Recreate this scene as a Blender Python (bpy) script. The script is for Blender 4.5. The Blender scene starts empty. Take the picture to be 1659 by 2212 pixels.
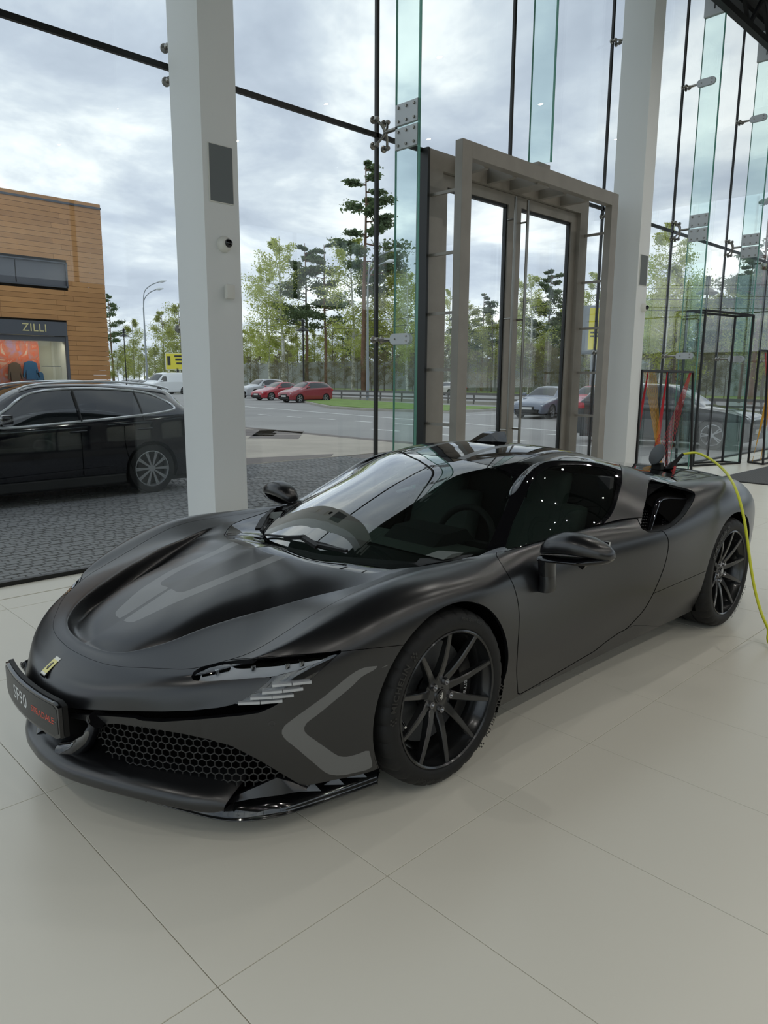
import bpy, bmesh, math, random
import numpy as np
from mathutils import Vector, Matrix, noise

# ------------------------------------------------------------------ camera, world, light, exposure
SC = bpy.context.scene
COL = SC.collection
IMG_W, IMG_H = 1659, 2212
FPX = 1556.6
CAM = np.array([1.9602, 2.605, 1.5351])
YAW, PITCH, ROLL = 3.9414, -0.183, 0.0059

def cam_basis():
    f = np.array([math.cos(YAW)*math.cos(PITCH), math.sin(YAW)*math.cos(PITCH), math.sin(PITCH)])
    r = np.cross(f, [0, 0, 1.0]); r /= np.linalg.norm(r)
    u = np.cross(r, f)
    c, s = math.cos(ROLL), math.sin(ROLL)
    return f, c*r + s*u, -s*r + c*u
CF, CR, CU = cam_basis()

cd = bpy.data.cameras.new('camera')
cd.sensor_fit = 'HORIZONTAL'; cd.sensor_width = 36.0
cd.lens = 36.0*FPX/IMG_W
cd.clip_start = 0.05; cd.clip_end = 600
camera = bpy.data.objects.new('camera', cd); COL.objects.link(camera)
M = Matrix(((CR[0], CU[0], -CF[0], CAM[0]), (CR[1], CU[1], -CF[1], CAM[1]), (CR[2], CU[2], -CF[2], CAM[2]), (0, 0, 0, 1)))
camera.matrix_world = M
SC.camera = camera

SC.view_settings.view_transform = 'Standard'
SC.view_settings.look = 'None'
SC.view_settings.gamma = 1.0
SC.view_settings.use_curve_mapping = False
SC.view_settings.exposure = 0.12

def make_world():
    w = bpy.data.worlds.new('overcast_sky'); SC.world = w
    w.use_nodes = True
    nt = w.node_tree; N = nt.nodes; L = nt.links
    N.clear()
    out = N.new('ShaderNodeOutputWorld'); bg = N.new('ShaderNodeBackground')
    tc = N.new('ShaderNodeTexCoord')
    sep = N.new('ShaderNodeSeparateXYZ'); L.new(tc.outputs['Generated'], sep.inputs[0])
    # project the view direction on a cloud deck, so the clouds flatten towards the horizon
    zz = N.new('ShaderNodeMath'); zz.operation = 'MAXIMUM'; zz.inputs[1].default_value = 0.0
    L.new(sep.outputs['Z'], zz.inputs[0])
    add = N.new('ShaderNodeMath'); add.operation = 'ADD'; add.inputs[1].default_value = 0.22
    L.new(zz.outputs[0], add.inputs[0])
    dx = N.new('ShaderNodeMath'); dx.operation = 'DIVIDE'; dy = N.new('ShaderNodeMath'); dy.operation = 'DIVIDE'
    L.new(sep.outputs['X'], dx.inputs[0]); L.new(add.outputs[0], dx.inputs[1])
    L.new(sep.outputs['Y'], dy.inputs[0]); L.new(add.outputs[0], dy.inputs[1])
    com = N.new('ShaderNodeCombineXYZ')
    L.new(dx.outputs[0], com.inputs[0]); L.new(dy.outputs[0], com.inputs[1]); com.inputs[2].default_value = 3.7
    n1 = N.new('ShaderNodeTexNoise'); n1.inputs['Scale'].default_value = 1.65
    n1.inputs['Detail'].default_value = 9; n1.inputs['Roughness'].default_value = 0.56; n1.inputs['Distortion'].default_value = 0.25
    L.new(com.outputs[0], n1.inputs['Vector'])
    ramp = N.new('ShaderNodeValToRGB'); r = ramp.color_ramp
    r.elements[0].position = 0.30; r.elements[0].color = (0.36, 0.41, 0.50, 1)
    r.elements[1].position = 0.68; r.elements[1].color = (0.98, 1.0, 1.0, 1)
    e = r.elements.new(0.43); e.color = (0.46, 0.515, 0.605, 1)
    e = r.elements.new(0.51); e.color = (0.58, 0.635, 0.705, 1)
    e = r.elements.new(0.58); e.color = (0.79, 0.83, 0.86, 1)
    L.new(n1.outputs['Fac'], ramp.inputs[0])
    L.new(ramp.outputs[0], bg.inputs['Color'])
    bg.inputs['Strength'].default_value = 1.28
    L.new(bg.outputs[0], out.inputs[0])
make_world()
# ------------------------------------------------------------------ helpers
R = math.radians
def ray(x, y):
    d = CF + CR*(x - IMG_W/2)/FPX - CU*(y - IMG_H/2)/FPX
    return d/np.linalg.norm(d)
def on_z(x, y, z=0.0):
    d = ray(x, y); return CAM + d*(z - CAM[2])/d[2]
def on_y(x, y, Y):
    d = ray(x, y); return CAM + d*(Y - CAM[1])/d[1]
def on_x(x, y, X):
    d = ray(x, y); return CAM + d*(X - CAM[0])/d[0]
def to_px(P):
    d = np.asarray(P, float)[..., :3] - CAM
    z = d @ CF
    return np.stack([IMG_W/2 + FPX*(d @ CR)/z, IMG_H/2 - FPX*(d @ CU)/z], -1)

def srgb(r, g, b):
    f = lambda c: c/12.92 if c <= 0.04045 else ((c + 0.055)/1.055)**2.4
    return (f(r/255), f(g/255), f(b/255), 1.0)

MATS = {}
def mat(name, color=(0.5, 0.5, 0.5, 1), rough=0.5, metal=0.0, spec=0.5, coat=0.0, coat_rough=0.03, bump=None, vary=None, emit=None, trans=0.0, ior=1.5):
    """A Principled material; vary=(scale, amount) mottles the colour, bump=(scale, strength) adds fine relief."""
    m = bpy.data.materials.new(name); m.use_nodes = True
    nt = m.node_tree; b = nt.nodes['Principled BSDF']
    b.inputs['Base Color'].default_value = color
    b.inputs['Roughness'].default_value = rough
    b.inputs['Metallic'].default_value = metal
    b.inputs['Specular IOR Level'].default_value = spec
    b.inputs['Coat Weight'].default_value = coat
    b.inputs['Coat Roughness'].default_value = coat_rough
    b.inputs['Transmission Weight'].default_value = trans
    b.inputs['IOR'].default_value = ior
    if emit:
        b.inputs['Emission Color'].default_value = color
        b.inputs['Emission Strength'].default_value = emit
    if vary or bump:
        tc = nt.nodes.new('ShaderNodeTexCoord')
    if vary:
        n = nt.nodes.new('ShaderNodeTexNoise'); n.inputs['Scale'].default_value = vary[0]; n.inputs['Detail'].default_value = 5
        nt.links.new(tc.outputs['Object'], n.inputs['Vector'])
        mp = nt.nodes.new('ShaderNodeMapRange'); mp.inputs[1].default_value = 0.3; mp.inputs[2].default_value = 0.7
        mp.inputs[3].default_value = 1 - vary[1]; mp.inputs[4].default_value = 1 + vary[1]
        nt.links.new(n.outputs['Fac'], mp.inputs[0])
        mx = nt.nodes.new('ShaderNodeVectorMath'); mx.operation = 'SCALE'
        mx.inputs[0].default_value = color[:3]
        nt.links.new(mp.outputs[0], mx.inputs['Scale'])
        nt.links.new(mx.outputs[0], b.inputs['Base Color'])
    if bump:
        n = nt.nodes.new('ShaderNodeTexNoise'); n.inputs['Scale'].default_value = bump[0]; n.inputs['Detail'].default_value = 4
        nt.links.new(tc.outputs['Object'], n.inputs['Vector'])
        bp = nt.nodes.new('ShaderNodeBump'); bp.inputs['Strength'].default_value = bump[1]; bp.inputs['Distance'].default_value = 0.01
        nt.links.new(n.outputs['Fac'], bp.inputs['Height'])
        nt.links.new(bp.outputs[0], b.inputs['Normal'])
    MATS[name] = m
    return m

def glass_mat(name, tint=(0.93, 0.97, 0.96), rough=0.0, ior=1.5, haze=None, gain=1.0):
    """Thin architectural glass: tinted see-through plus a Fresnel mirror (a single sheet, no refraction)."""
    m = bpy.data.materials.new(name); m.use_nodes = True
    nt = m.node_tree; N = nt.nodes; L = nt.links; N.clear()
    out = N.new('ShaderNodeOutputMaterial')
    tr = N.new('ShaderNodeBsdfTransparent'); tr.inputs[0].default_value = (*tint, 1)
    gl = N.new('ShaderNodeBsdfGlossy'); gl.inputs['Roughness'].default_value = rough
    fr = N.new('ShaderNodeFresnel')
    ge = N.new('ShaderNodeNewGeometry'); io = N.new('ShaderNodeMapRange'); io.inputs[3].default_value = ior; io.inputs[4].default_value = 1/ior
    L.new(ge.outputs['Backfacing'], io.inputs[0]); L.new(io.outputs[0], fr.inputs[0])
    mx = N.new('ShaderNodeMixShader')
    if gain != 1.0:
        mu = N.new('ShaderNodeMath'); mu.operation = 'MULTIPLY'; mu.inputs[1].default_value = gain; mu.use_clamp = True
        L.new(fr.outputs[0], mu.inputs[0]); L.new(mu.outputs[0], mx.inputs[0])
    else:
        L.new(fr.outputs[0], mx.inputs[0])
    L.new(tr.outputs[0], mx.inputs[1]); L.new(gl.outputs[0], mx.inputs[2])
    L.new(mx.outputs[0], out.inputs[0])
    MATS[name] = m
    return m

def tag(o, label=None, cat=None, group=None, kind=None):
    if label: o['label'] = label
    if cat: o['category'] = cat
    if group: o['group'] = group
    if kind: o['kind'] = kind
    return o
def empty(name, loc=(0, 0, 0), rz=0.0, parent=None):
    o = bpy.data.objects.new(name, None); COL.objects.link(o)
    o.location = loc; o.rotation_euler = (0, 0, rz); o.empty_display_size = 0.1
    if parent: o.parent = parent
    return o
def link(name, me, parent=None, loc=None, rot=None):
    o = bpy.data.objects.new(name, me); COL.objects.link(o)
    if parent: o.parent = parent
    if loc is not None: o.location = loc
    if rot is not None: o.rotation_euler = rot
    return o
def copy_tree(o, parent=None):
    c = o.copy(); COL.objects.link(c)
    if parent: c.parent = parent
    for ch in list(o.children): copy_tree(ch, c)
    return c

class MB:
    """Collects simple solids and builds them as one mesh object."""
    def __init__(s): s.v = []; s.f = []; s.mi = []; s.cur = 0
    def add(s, vs, fs):
        o = len(s.v); s.v += [tuple(map(float, p)) for p in vs]
        for f in fs: s.f.append(tuple(i + o for i in f)); s.mi.append(s.cur)
        return s
    def box(s, a, b, bev=0.0):
        x0, y0, z0 = min(a[0], b[0]), min(a[1], b[1]), min(a[2], b[2]); x1, y1, z1 = max(a[0], b[0]), max(a[1], b[1]), max(a[2], b[2])
        if bev <= 0:
            return s.add([(x0,y0,z0),(x1,y0,z0),(x1,y1,z0),(x0,y1,z0),(x0,y0,z1),(x1,y0,z1),(x1,y1,z1),(x0,y1,z1)],
                         [(0,3,2,1),(4,5,6,7),(0,1,5,4),(1,2,6,5),(2,3,7,6),(3,0,4,7)])
        bm = bmesh.new(); bmesh.ops.create_cube(bm, size=1.0)
        for v in bm.verts: v.co = Vector((x0 + (v.co.x + .5)*(x1 - x0), y0 + (v.co.y + .5)*(y1 - y0), z0 + (v.co.z + .5)*(z1 - z0)))
        bmesh.ops.bevel(bm, geom=bm.edges[:], offset=bev, segments=2, affect='EDGES', profile=0.6)
        bm.verts.index_update()
        s.add([v.co for v in bm.verts], [[v.index for v in f.verts] for f in bm.faces]); bm.free()
        return s
    def bar(s, a, b, w, h=None, up=(0, 0, 1)):
        """rectangular bar from a to b"""
        a = Vector(a); b = Vector(b); h = h or w
        d = (b - a).normalized(); up = Vector(up)
        if abs(d.dot(up)) > 0.95: up = Vector((1, 0, 0)) if abs(d.x) < 0.9 else Vector((0, 1, 0))
        r = d.cross(up).normalized()*w/2; u = r.cross(d).normalized()*h/2
        vs = [a - r - u, a + r - u, a + r + u, a - r + u, b - r - u, b + r - u, b + r + u, b - r + u]
        return s.add(vs, [(0,3,2,1),(4,5,6,7),(0,1,5,4),(1,2,6,5),(2,3,7,6),(3,0,4,7)][::1])
    def tube(s, pts, r, n=8, cap=True):
        pts = [Vector(p) for p in pts]; rs = r if hasattr(r, '__len__') else [r]*len(pts)
        vs = []; fs = []
        t0 = (pts[1] - pts[0]).normalized(); up = Vector((0, 0, 1)) if abs(t0.z) < 0.9 else Vector((1, 0, 0))
        x = t0.cross(up).normalized()
        for i, p in enumerate(pts):
            t = (pts[min(i + 1, len(pts) - 1)] - pts[max(i - 1, 0)]).normalized()
            x = (x - t*x.dot(t)).normalized(); y = t.cross(x)
            for k in range(n):
                a = 2*math.pi*k/n
                vs.append(p + (x*math.cos(a) + y*math.sin(a))*rs[i])
        for i in range(len(pts) - 1):
            for k in range(n):
                k2 = (k + 1) % n
                fs.append((i*n + k, i*n + k2, (i + 1)*n + k2, (i + 1)*n + k))
        if cap:
            fs.append(tuple(range(n - 1, -1, -1))); fs.append(tuple((len(pts) - 1)*n + k for k in range(n)))
        return s.add(vs, fs)
    def cyl(s, a, b, r, n=16, r2=None):
        return s.tube([a, b], [r, r2 if r2 is not None else r], n)
    def lathe(s, prof, n=32, axis='z', origin=(0, 0, 0), close=False, arc=(0, 2*math.pi)):
        """prof: list of (radius, height) revolved about the axis"""
        full = abs(arc[1] - arc[0] - 2*math.pi) < 1e-6
        m = n if full else n + 1
        vs = []; fs = []; k = len(prof)
        for i in range(m):
            a = arc[0] + (arc[1] - arc[0])*i/n; c, q = math.cos(a), math.sin(a)
            for (r, h) in prof:
                P = (r*c, r*q, h) if axis == 'z' else ((r*c, h, r*q) if axis == 'y' else (h, r*c, r*q))
                vs.append((P[0] + origin[0], P[1] + origin[1], P[2] + origin[2]))
        for i in range(n):
            i2 = (i + 1) % m
            for j in range(k if close else k - 1):
                j2 = (j + 1) % k
                fs.append((i*k + j, i2*k + j, i2*k + j2, i*k + j2))
        return s.add(vs, fs)
    def prism(s, poly, z0, z1, frame=None):
        """2-D polygon extruded; frame(x, y, z) maps to 3-D"""
        fr = frame or (lambda x, y, z: (x, y, z)); n = len(poly)
        vs = [fr(x, y, z0) for x, y in poly] + [fr(x, y, z1) for x, y in poly]
        return s.add(vs, [tuple(range(n - 1, -1, -1)), tuple(range(n, 2*n))] + [(i, (i + 1) % n, n + (i + 1) % n, n + i) for i in range(n)])
    def xform(s, fn, start=0):
        s.v[start:] = [tuple(fn(p)) for p in s.v[start:]]
        return s
    def mesh(s, name, mats, smooth=None):
        me = bpy.data.meshes.new(name); me.from_pydata(s.v, [], s.f); me.update()
        for m in (mats if isinstance(mats, (list, tuple)) else [mats]):
            if m: me.materials.append(m)
        if any(s.mi): me.polygons.foreach_set('material_index', s.mi)
        bm = bmesh.new(); bm.from_mesh(me); bmesh.ops.recalc_face_normals(bm, faces=bm.faces); bm.to_mesh(me); bm.free()
        if smooth:
            me.polygons.foreach_set('use_smooth', [True]*len(me.polygons)); me.set_sharp_from_angle(angle=R(smooth))
        return me
    def build(s, name, mats, parent=None, smooth=None, loc=None, rot=None):
        return link(name, s.mesh(name, mats, smooth), parent, loc, rot)

# --- spline surfaces and exact trimming -----------------------------------------------------------
def bspline_basis(t, n):
    """uniform cubic B-spline weights over n control points with reflected (tangent free) ends; t in [0, n-1]"""
    i = np.clip(np.floor(t).astype(int), 0, n - 2); f = t - i
    w = np.stack([(1 - f)**3/6, (3*f**3 - 6*f**2 + 4)/6, (-3*f**3 + 3*f**2 + 3*f + 1)/6, f**3/6], -1)
    B = np.zeros((len(t), n))
    for k in range(4):
        j = i + k - 1
        for a in range(len(t)):
            q = j[a]
            if q < 0: B[a, 0] += 2*w[a, k]; B[a, 1] -= w[a, k]
            elif q > n - 1: B[a, n - 1] += 2*w[a, k]; B[a, n - 2] -= w[a, k]
            else: B[a, q] += w[a, k]
    return B
def fit_ctrl(P, axis, keep):
    """moves control points so that the B-spline passes (mostly: keep = 0..1) through P along an axis"""
    n = P.shape[axis]; B = bspline_basis(np.arange(n).astype(float), n)
    A = np.moveaxis(P, axis, 0); Q = A.copy()
    for _ in range(3):
        Q = Q + keep*(A - np.tensordot(B, Q, (1, 0)))
    return np.moveaxis(Q, 0, axis)

class TM:
    """Trimmable mesh: V columns x,y,z,u,v,nx,ny,nz ; F list of index tuples"""
    def __init__(s, V, F): s.V = np.asarray(V, float); s.F = F
    def px(s): return to_px(s.V[:, :3])
    def compact(s):
        used = sorted({i for f in s.F for i in f}); mp = {a: b for b, a in enumerate(used)}
        return TM(s.V[used] if used else np.zeros((0, 8)), [tuple(mp[i] for i in f) for f in s.F])
    def cut(s, f):
        """splits along f = 0 -> (f > 0 part, f < 0 part)"""
        f = np.where(np.abs(f) < 1e-9, 1e-9, f)
        V = list(map(tuple, s.V)); sg = f > 0; newv = {}
        def mid(a, b):
            k = (a, b) if a < b else (b, a)
            if k not in newv:
                t = f[k[0]]/(f[k[0]] - f[k[1]])
                newv[k] = len(V); V.append(tuple(s.V[k[0]]*(1 - t) + s.V[k[1]]*t))
            return newv[k]
        P, Q = [], []
        for face in s.F:
            ss = [sg[i] for i in face]
            if all(ss): P.append(face); continue
            if not any(ss): Q.append(face); continue
            p, q = [], []; n = len(face)
            for k in range(n):
                a, b = face[k], face[(k + 1) % n]
                (p if sg[a] else q).append(a)
                if sg[a] != sg[b]:
                    m = mid(a, b); p.append(m); q.append(m)
            if len(p) > 2: P.append(tuple(p))
            if len(q) > 2: Q.append(tuple(q))
        V = np.array(V)
        return TM(V, P).compact(), TM(V, Q).compact()
    def split(s, sd, gap=0.0):
        if gap <= 0: return s.cut(sd)
        a, _ = s.cut(sd - gap)
        _, b = s.cut(sd + gap)
        return a, b
    def split_poly(s, poly, gap=0.0):
        return s.split(poly_sd(s.px(), poly), gap)
    def mirror(s):
        V = s.V.copy(); V[:, 1] *= -1; V[:, 6] *= -1
        return TM(V, [tuple(reversed(f)) for f in s.F])
    def join(s, o, weld=True):
        n = len(s.V); V = np.vstack([s.V, o.V]); F = list(s.F)
        mp = {}
        if weld:
            key = lambda p: (round(p[0], 5), round(p[2], 5))
            tab = {key(s.V[i]): i for i in range(n) if abs(s.V[i, 1]) < 1e-5}
            for j in range(len(o.V)):
                if abs(o.V[j, 1]) < 1e-5 and key(o.V[j]) in tab: mp[j] = tab[key(o.V[j])]
        F += [tuple(mp.get(i, i + n) for i in f) for f in o.F]
        return TM(V, F).compact()
    def sym(s):
        V = s.V.copy(); c = np.abs(V[:, 1]) < 1e-4; V[c, 1] = 0; V[c, 6] = 0
        a = TM(V, s.F)
        return a.join(a.mirror())
    def offset(s, d):
        V = s.V.copy(); V[:, :3] += V[:, 5:8]*d
        return TM(V, list(s.F))
    def build(s, name, m, parent=None, rim=0.0, rim_mat=None):
        """mesh object with the surface's own normals; rim > 0 folds the border inward so that the panel has an edge"""
        V = s.V; F = [tuple(f) for f in s.F if len(set(f)) == len(f)]
        nv = V[:, 5:8]/np.maximum(np.linalg.norm(V[:, 5:8], axis=1, keepdims=True), 1e-9)
        verts = [tuple(p) for p in V[:, :3]]; nrm = []
        for f in F: nrm += [tuple(nv[i]) for i in f]
        mi = [0]*len(F)
        if rim:
            cnt = {}
            for f in F:
                for k in range(len(f)):
                    a, b = f[k], f[(k + 1) % len(f)]
                    cnt[(a, b)] = cnt.get((a, b), 0) + 1
            edges = [(a, b) for (a, b) in cnt if (b, a) not in cnt]
            top, low = {}, {}
            for a, b in edges:
                for i in (a, b):
                    if i not in top:
                        top[i] = len(verts); verts.append(tuple(V[i, :3]))
                        low[i] = len(verts); verts.append(tuple(V[i, :3] - nv[i]*rim))
            for a, b in edges:
                F.append((b + 0 if False else top[b], top[a], low[a], low[b])); nrm += [(0, 0, 0)]*4; mi.append(1 if rim_mat else 0)
        me = bpy.data.meshes.new(name); me.from_pydata(verts, [], F)
        me.materials.append(m)
        if rim_mat: me.materials.append(rim_mat)
        me.polygons.foreach_set('material_index', mi)
        me.polygons.foreach_set('use_smooth', [True]*len(me.polygons))
        me.validate(clean_customdata=False); me.update()
        if len(nrm) == len(me.loops): me.normals_split_custom_set(nrm)
        return link(name, me, parent)

def surface(ctrl, su, sv, keep=0.85, wind=1):
    """dense TM from a control net [nu][nv][3]; su/sv = samples per control span (list or int)"""
    P = np.array(ctrl, float); nu, nv = P.shape[:2]
    Q = fit_ctrl(fit_ctrl(P, 0, keep), 1, keep)
    def samples(n, s):
        s = [s]*(n - 1) if isinstance(s, int) else s
        t = []
        for i in range(n - 1): t += list(i + np.arange(s[i])/s[i])
        return np.array(t + [n - 1.0])
    tu, tv = samples(nu, su), samples(nv, sv)
    S = np.einsum('ai,bj,ijk->abk', bspline_basis(tu, nu), bspline_basis(tv, nv), Q)
    du = np.gradient(S, tu, axis=0); dv = np.gradient(S, tv, axis=1)
    nn = np.cross(du, dv)*wind
    L = np.linalg.norm(nn, axis=2, keepdims=True); nn = nn/np.maximum(L, 1e-12)
    a, b = len(tu), len(tv)
    U, W = np.meshgrid(tu, tv, indexing='ij')
    V = np.concatenate([S, U[..., None], W[..., None], nn], -1).reshape(-1, 8)
    F = []
    for i in range(a - 1):
        for j in range(b - 1):
            q = (i*b + j, (i + 1)*b + j, (i + 1)*b + j + 1, i*b + j + 1)
            F.append(q if wind > 0 else tuple(reversed(q)))
    return TM(V, F)

def poly_sd(P, poly):
    """signed distance (inside > 0) of 2-D points to a closed polygon"""
    A = np.array(poly, float); B = np.roll(A, -1, 0)
    d2 = np.full(len(P), 1e18); ins = np.zeros(len(P), bool)
    for a, b in zip(A, B):
        e = b - a; w = P - a
        t = np.clip((w @ e)/max(e @ e, 1e-12), 0, 1)
        d2 = np.minimum(d2, ((w - t[:, None]*e)**2).sum(1))
        c = (a[1] > P[:, 1]) != (b[1] > P[:, 1])
        with np.errstate(divide='ignore', invalid='ignore'):
            xx = a[0] + (P[:, 1] - a[1])*(b[0] - a[0])/(b[1] - a[1])
        ins ^= c & (P[:, 0] < xx)
    return np.where(ins, 1, -1)*np.sqrt(d2)
def smooth_poly(pts, n=6, closed=False):
    """Catmull-Rom densified polyline"""
    P = [np.array(p, float) for p in pts]; m = len(P); out = []
    g = (lambda i: P[i % m]) if closed else (lambda i: P[min(max(i, 0), m - 1)])
    for i in range(m if closed else m - 1):
        a, b, c, d = g(i - 1), g(i), g(i + 1), g(i + 2)
        for k in range(n):
            t = k/n
            out.append(0.5*((2*b) + (-a + c)*t + (2*a - 5*b + 4*c - d)*t*t + (-a + 3*b - 3*c + d)*t**3))
    if not closed: out.append(P[-1])
    return [tuple(p) for p in out]
# ------------------------------------------------------------------ the showroom
ZG = -0.22                     # ground outside
YF = -3.08                     # glass plane
JX = [5.53, 3.29, 1.05, -1.19, -3.43, -5.66, -7.90, -10.14, -12.38, -14.62, -16.86, -19.1]
ZT, ZTOP = 3.945, 7.9
mat('floor_tile', srgb(230, 226, 212), rough=0.30, spec=0.45)
mat('grout', srgb(120, 115, 104), rough=0.9)
mat('white_paint', srgb(228, 231, 231), rough=0.55, bump=(120, 0.06))
mat('black_gasket', (0.006, 0.007, 0.006, 1), rough=0.4)
mat('dark_ceiling', srgb(44, 44, 45), rough=0.8)
mat('dark_steel', srgb(34, 35, 36), rough=0.5, metal=0.3)
mat('steel', srgb(150, 148, 142), rough=0.30, metal=1.0)
mat('portal_steel', srgb(146, 141, 133), rough=0.45, metal=0.25, vary=(4, 0.08))
mat('plate_grey', srgb(186, 190, 192), rough=0.45, metal=0.35)
mat('back_wall', srgb(120, 118, 114), rough=0.7)
glass_mat('facade_glass', (0.962, 0.985, 0.978), ior=1.46)
glass_mat('fin_glass', (0.90, 0.968, 0.955), ior=1.3)
mat('fin_edge', srgb(95, 158, 140), rough=0.25, trans=0.35)

floor = empty('floor'); tag(floor, kind='structure')
b = MB(); b.box((-26, -3.12, -0.25), (9.5, 16.3, -0.012)); b.build('screed', MATS['grout'], floor)
TX, TY, OX, OY = 0.6077, 1.2126, 0.5423, 1.1702
def tile_mesh(w, l):
    m = MB(); m.box((0.0013, 0.0013, -0.012), (w - 0.0013, l - 0.0013, 0.0), bev=0.0012)
    return m.mesh('tile', MATS['floor_tile'])
tm0 = tile_mesh(TX, TY); tb1 = tile_mesh(TX, 0.247); tb2 = tile_mesh(TX, 0.318)
for i in range(-30, 5):
    x = OX + TX*i
    for j in range(-3, 3):
        if i < -12 and j > 1: continue
        link('tile', tm0, floor, (x, OY + TY*j, 0))
    link('tile', tb1, floor, (x, OY - 3*TY - 0.25, 0)); link('tile', tb2, floor, (x, -3.05, 0))
b = MB(); b.box((-26, OY + 3*TY + .001, -0.012), (9.5, 16.3, 0)); b.box((OX + 5*TX, -3.05, -0.012), (9.5, OY + 3*TY, 0)); b.box((-26, -3.05, -.012), (OX - 30*TX - .001, OY + 3*TY, 0))
b.box((OX - 30*TX, OY + 2*TY + .001, -.012), (OX - 12*TX - .002, OY + 3*TY, 0))
b.build('floor_slab', MATS['floor_tile'], floor)

# glass facade: one window per bay, lower and upper pane, black joints between
bm_joint = MATS['black_gasket']
for k in range(len(JX) - 1):
    xa, xb = JX[k + 1], JX[k]
    w = empty('window_%d' % (k + 1)); tag(w, kind='structure')
    door_bay = xa < -5.0 and xb < -3.4 and xa > -8.0
    b = MB()
    if not door_bay:
        b.box((xa + .012, YF - .009, 0.02), (xb - .012, YF + .009, ZT - .018)); b.build('pane', MATS['facade_glass'], w)
    elif xa > -6:
        b.box((-4.10, YF - .009, 0.02), (xb - .012, YF + .009, ZT - .018)); b.build('pane', MATS['facade_glass'], w)
    else:
        b.box((xa + .012, YF - .009, 0.02), (-7.36, YF + .009, ZT - .018)); b.build('pane', MATS['facade_glass'], w)
    b = MB(); b.box((xa + .012, YF - .009, ZT + .018), (xb - .012, YF + .009, ZTOP - .02)); b.build('pane', MATS['facade_glass'], w)
    b = MB(); b.box((xb - .018, YF - .016, 0.0), (xb + .018, YF + .016, ZTOP)); b.build('joint', bm_joint, w)
    b = MB()
    if not door_bay: b.box((xa, YF - .016, ZT - .022), (xb, YF + .016, ZT + .022))
    elif xa > -6: b.box((-4.13, YF - .016, ZT - .022), (xb, YF + .016, ZT + .022))
    else: b.box((xa, YF - .016, ZT - .022), (-7.37, YF + .016, ZT + .022))
    b.build('transom', bm_joint, w)
    b = MB(); b.box((xa, YF - .02, -.02), (xb, YF + .03, 0.032)); b.build('base_channel', bm_joint, w)

# glass fins with patch plates and spider fittings (each fin hangs behind its joint)
def fin(name, x, z0, z1, label):
    f = empty(name, (x, 0, 0)); tag(f, label, 'glass fin', 'glass fins behind the facade joints')
    for a, c in ((z0, min(z1, ZT)), (max(z0, ZT), z1)):
        if c - a < 0.1: continue
        b = MB(); b.box((-.010, -2.80, a), (.010, -2.50, c)); b.build('fin_pane', MATS['fin_glass'], f)
        b = MB(); b.box((-.012, -2.50, a), (.012, -2.485, c)); b.build('polished_edge', MATS['fin_edge'], f)
        b = MB(); b.box((-.0115, -2.806, a), (.0115, -2.80, c)); b.build('back_edge', MATS['fin_edge'], f)
    return f
def bolts(b, pts, r=.016):
    for (y, z) in pts: b.cyl((.012, y, z), (.032, y, z), r, 10, r*.75); b.cyl((-.012, y, z), (-.032, y, z), r, 10, r*.75)
def patch(f, z):
    for za, zb in ((z + .012, z + .205), (z - .205, z - .012)):
        b = MB(); b.box((-.018, -2.80, za), (.018, -2.50, zb), bev=.003)
        p = b.build('splice_plate', MATS['plate_grey'], f)
        q = MB(); bolts(q, [(y, zz) for y in (-2.755, -2.65, -2.545) for zz in (za + .035, zb - .035)]); q.build('bolt', MATS['steel'], p, smooth=40)
def disc_foot(b, x, z):
    """glass bolt: disc against the pane with a stud into the arm"""
    b.lathe([(0, .012), (.032, .012), (.036, .02), (.036, .03), (.02, .036), (.014, .04), (.014, .06), (.024, .062), (.026, .085), (.018, .10), (0, .10)], 12, 'y', (x, YF, z))
def spider(name, x, z, four, label, ytip=-2.78):
    s = empty(name, (x, 0, z)); tag(s, label, 'glass fitting', 'steel spider fittings')
    feet = [(.075, .12), (-.075, .12), (.075, -.12), (-.075, -.12)] if four else [(.06, .0), (-.06, .0)]
    hub = (0, YF + .13, 0)
    for dx, dz in feet:
        b = MB(); disc_foot(b, dx, dz); b.build('glass_bolt', MATS['steel'], s, smooth=40)
        b = MB(); b.tube([(dx, YF + .075, dz), (dx*.45, YF + .115, dz*.45), hub], [.012, .013, .017], 8); b.build('arm', MATS['steel'], s, smooth=50)
    b = MB(); b.cyl((0, YF + .11, 0), (0, ytip, 0), .018, 12); b.build('stem', MATS['steel'], s, smooth=40)
    return s
def clevis(s):
    """rounded paddle that clamps the fin"""
    pts = []
    for a in range(0, 181, 20): pts.append((-2.62 + .055*math.sin(R(a)), .055*math.cos(R(a))))
    for a in range(180, 361, 20): pts.append((-2.80 + .055*math.sin(R(a)), .055*math.cos(R(a))))
    b = MB(); b.prism(pts, -.022, .022, lambda x, y, z: (z, x, y)); p = b.build('clamp_paddle', MATS['plate_grey'], s)
    q = MB(); bolts(q, [(-2.78, 0), (-2.62, .025), (-2.62, -.025)], .012); q.build('bolt', MATS['steel'], p, smooth=40)

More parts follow.
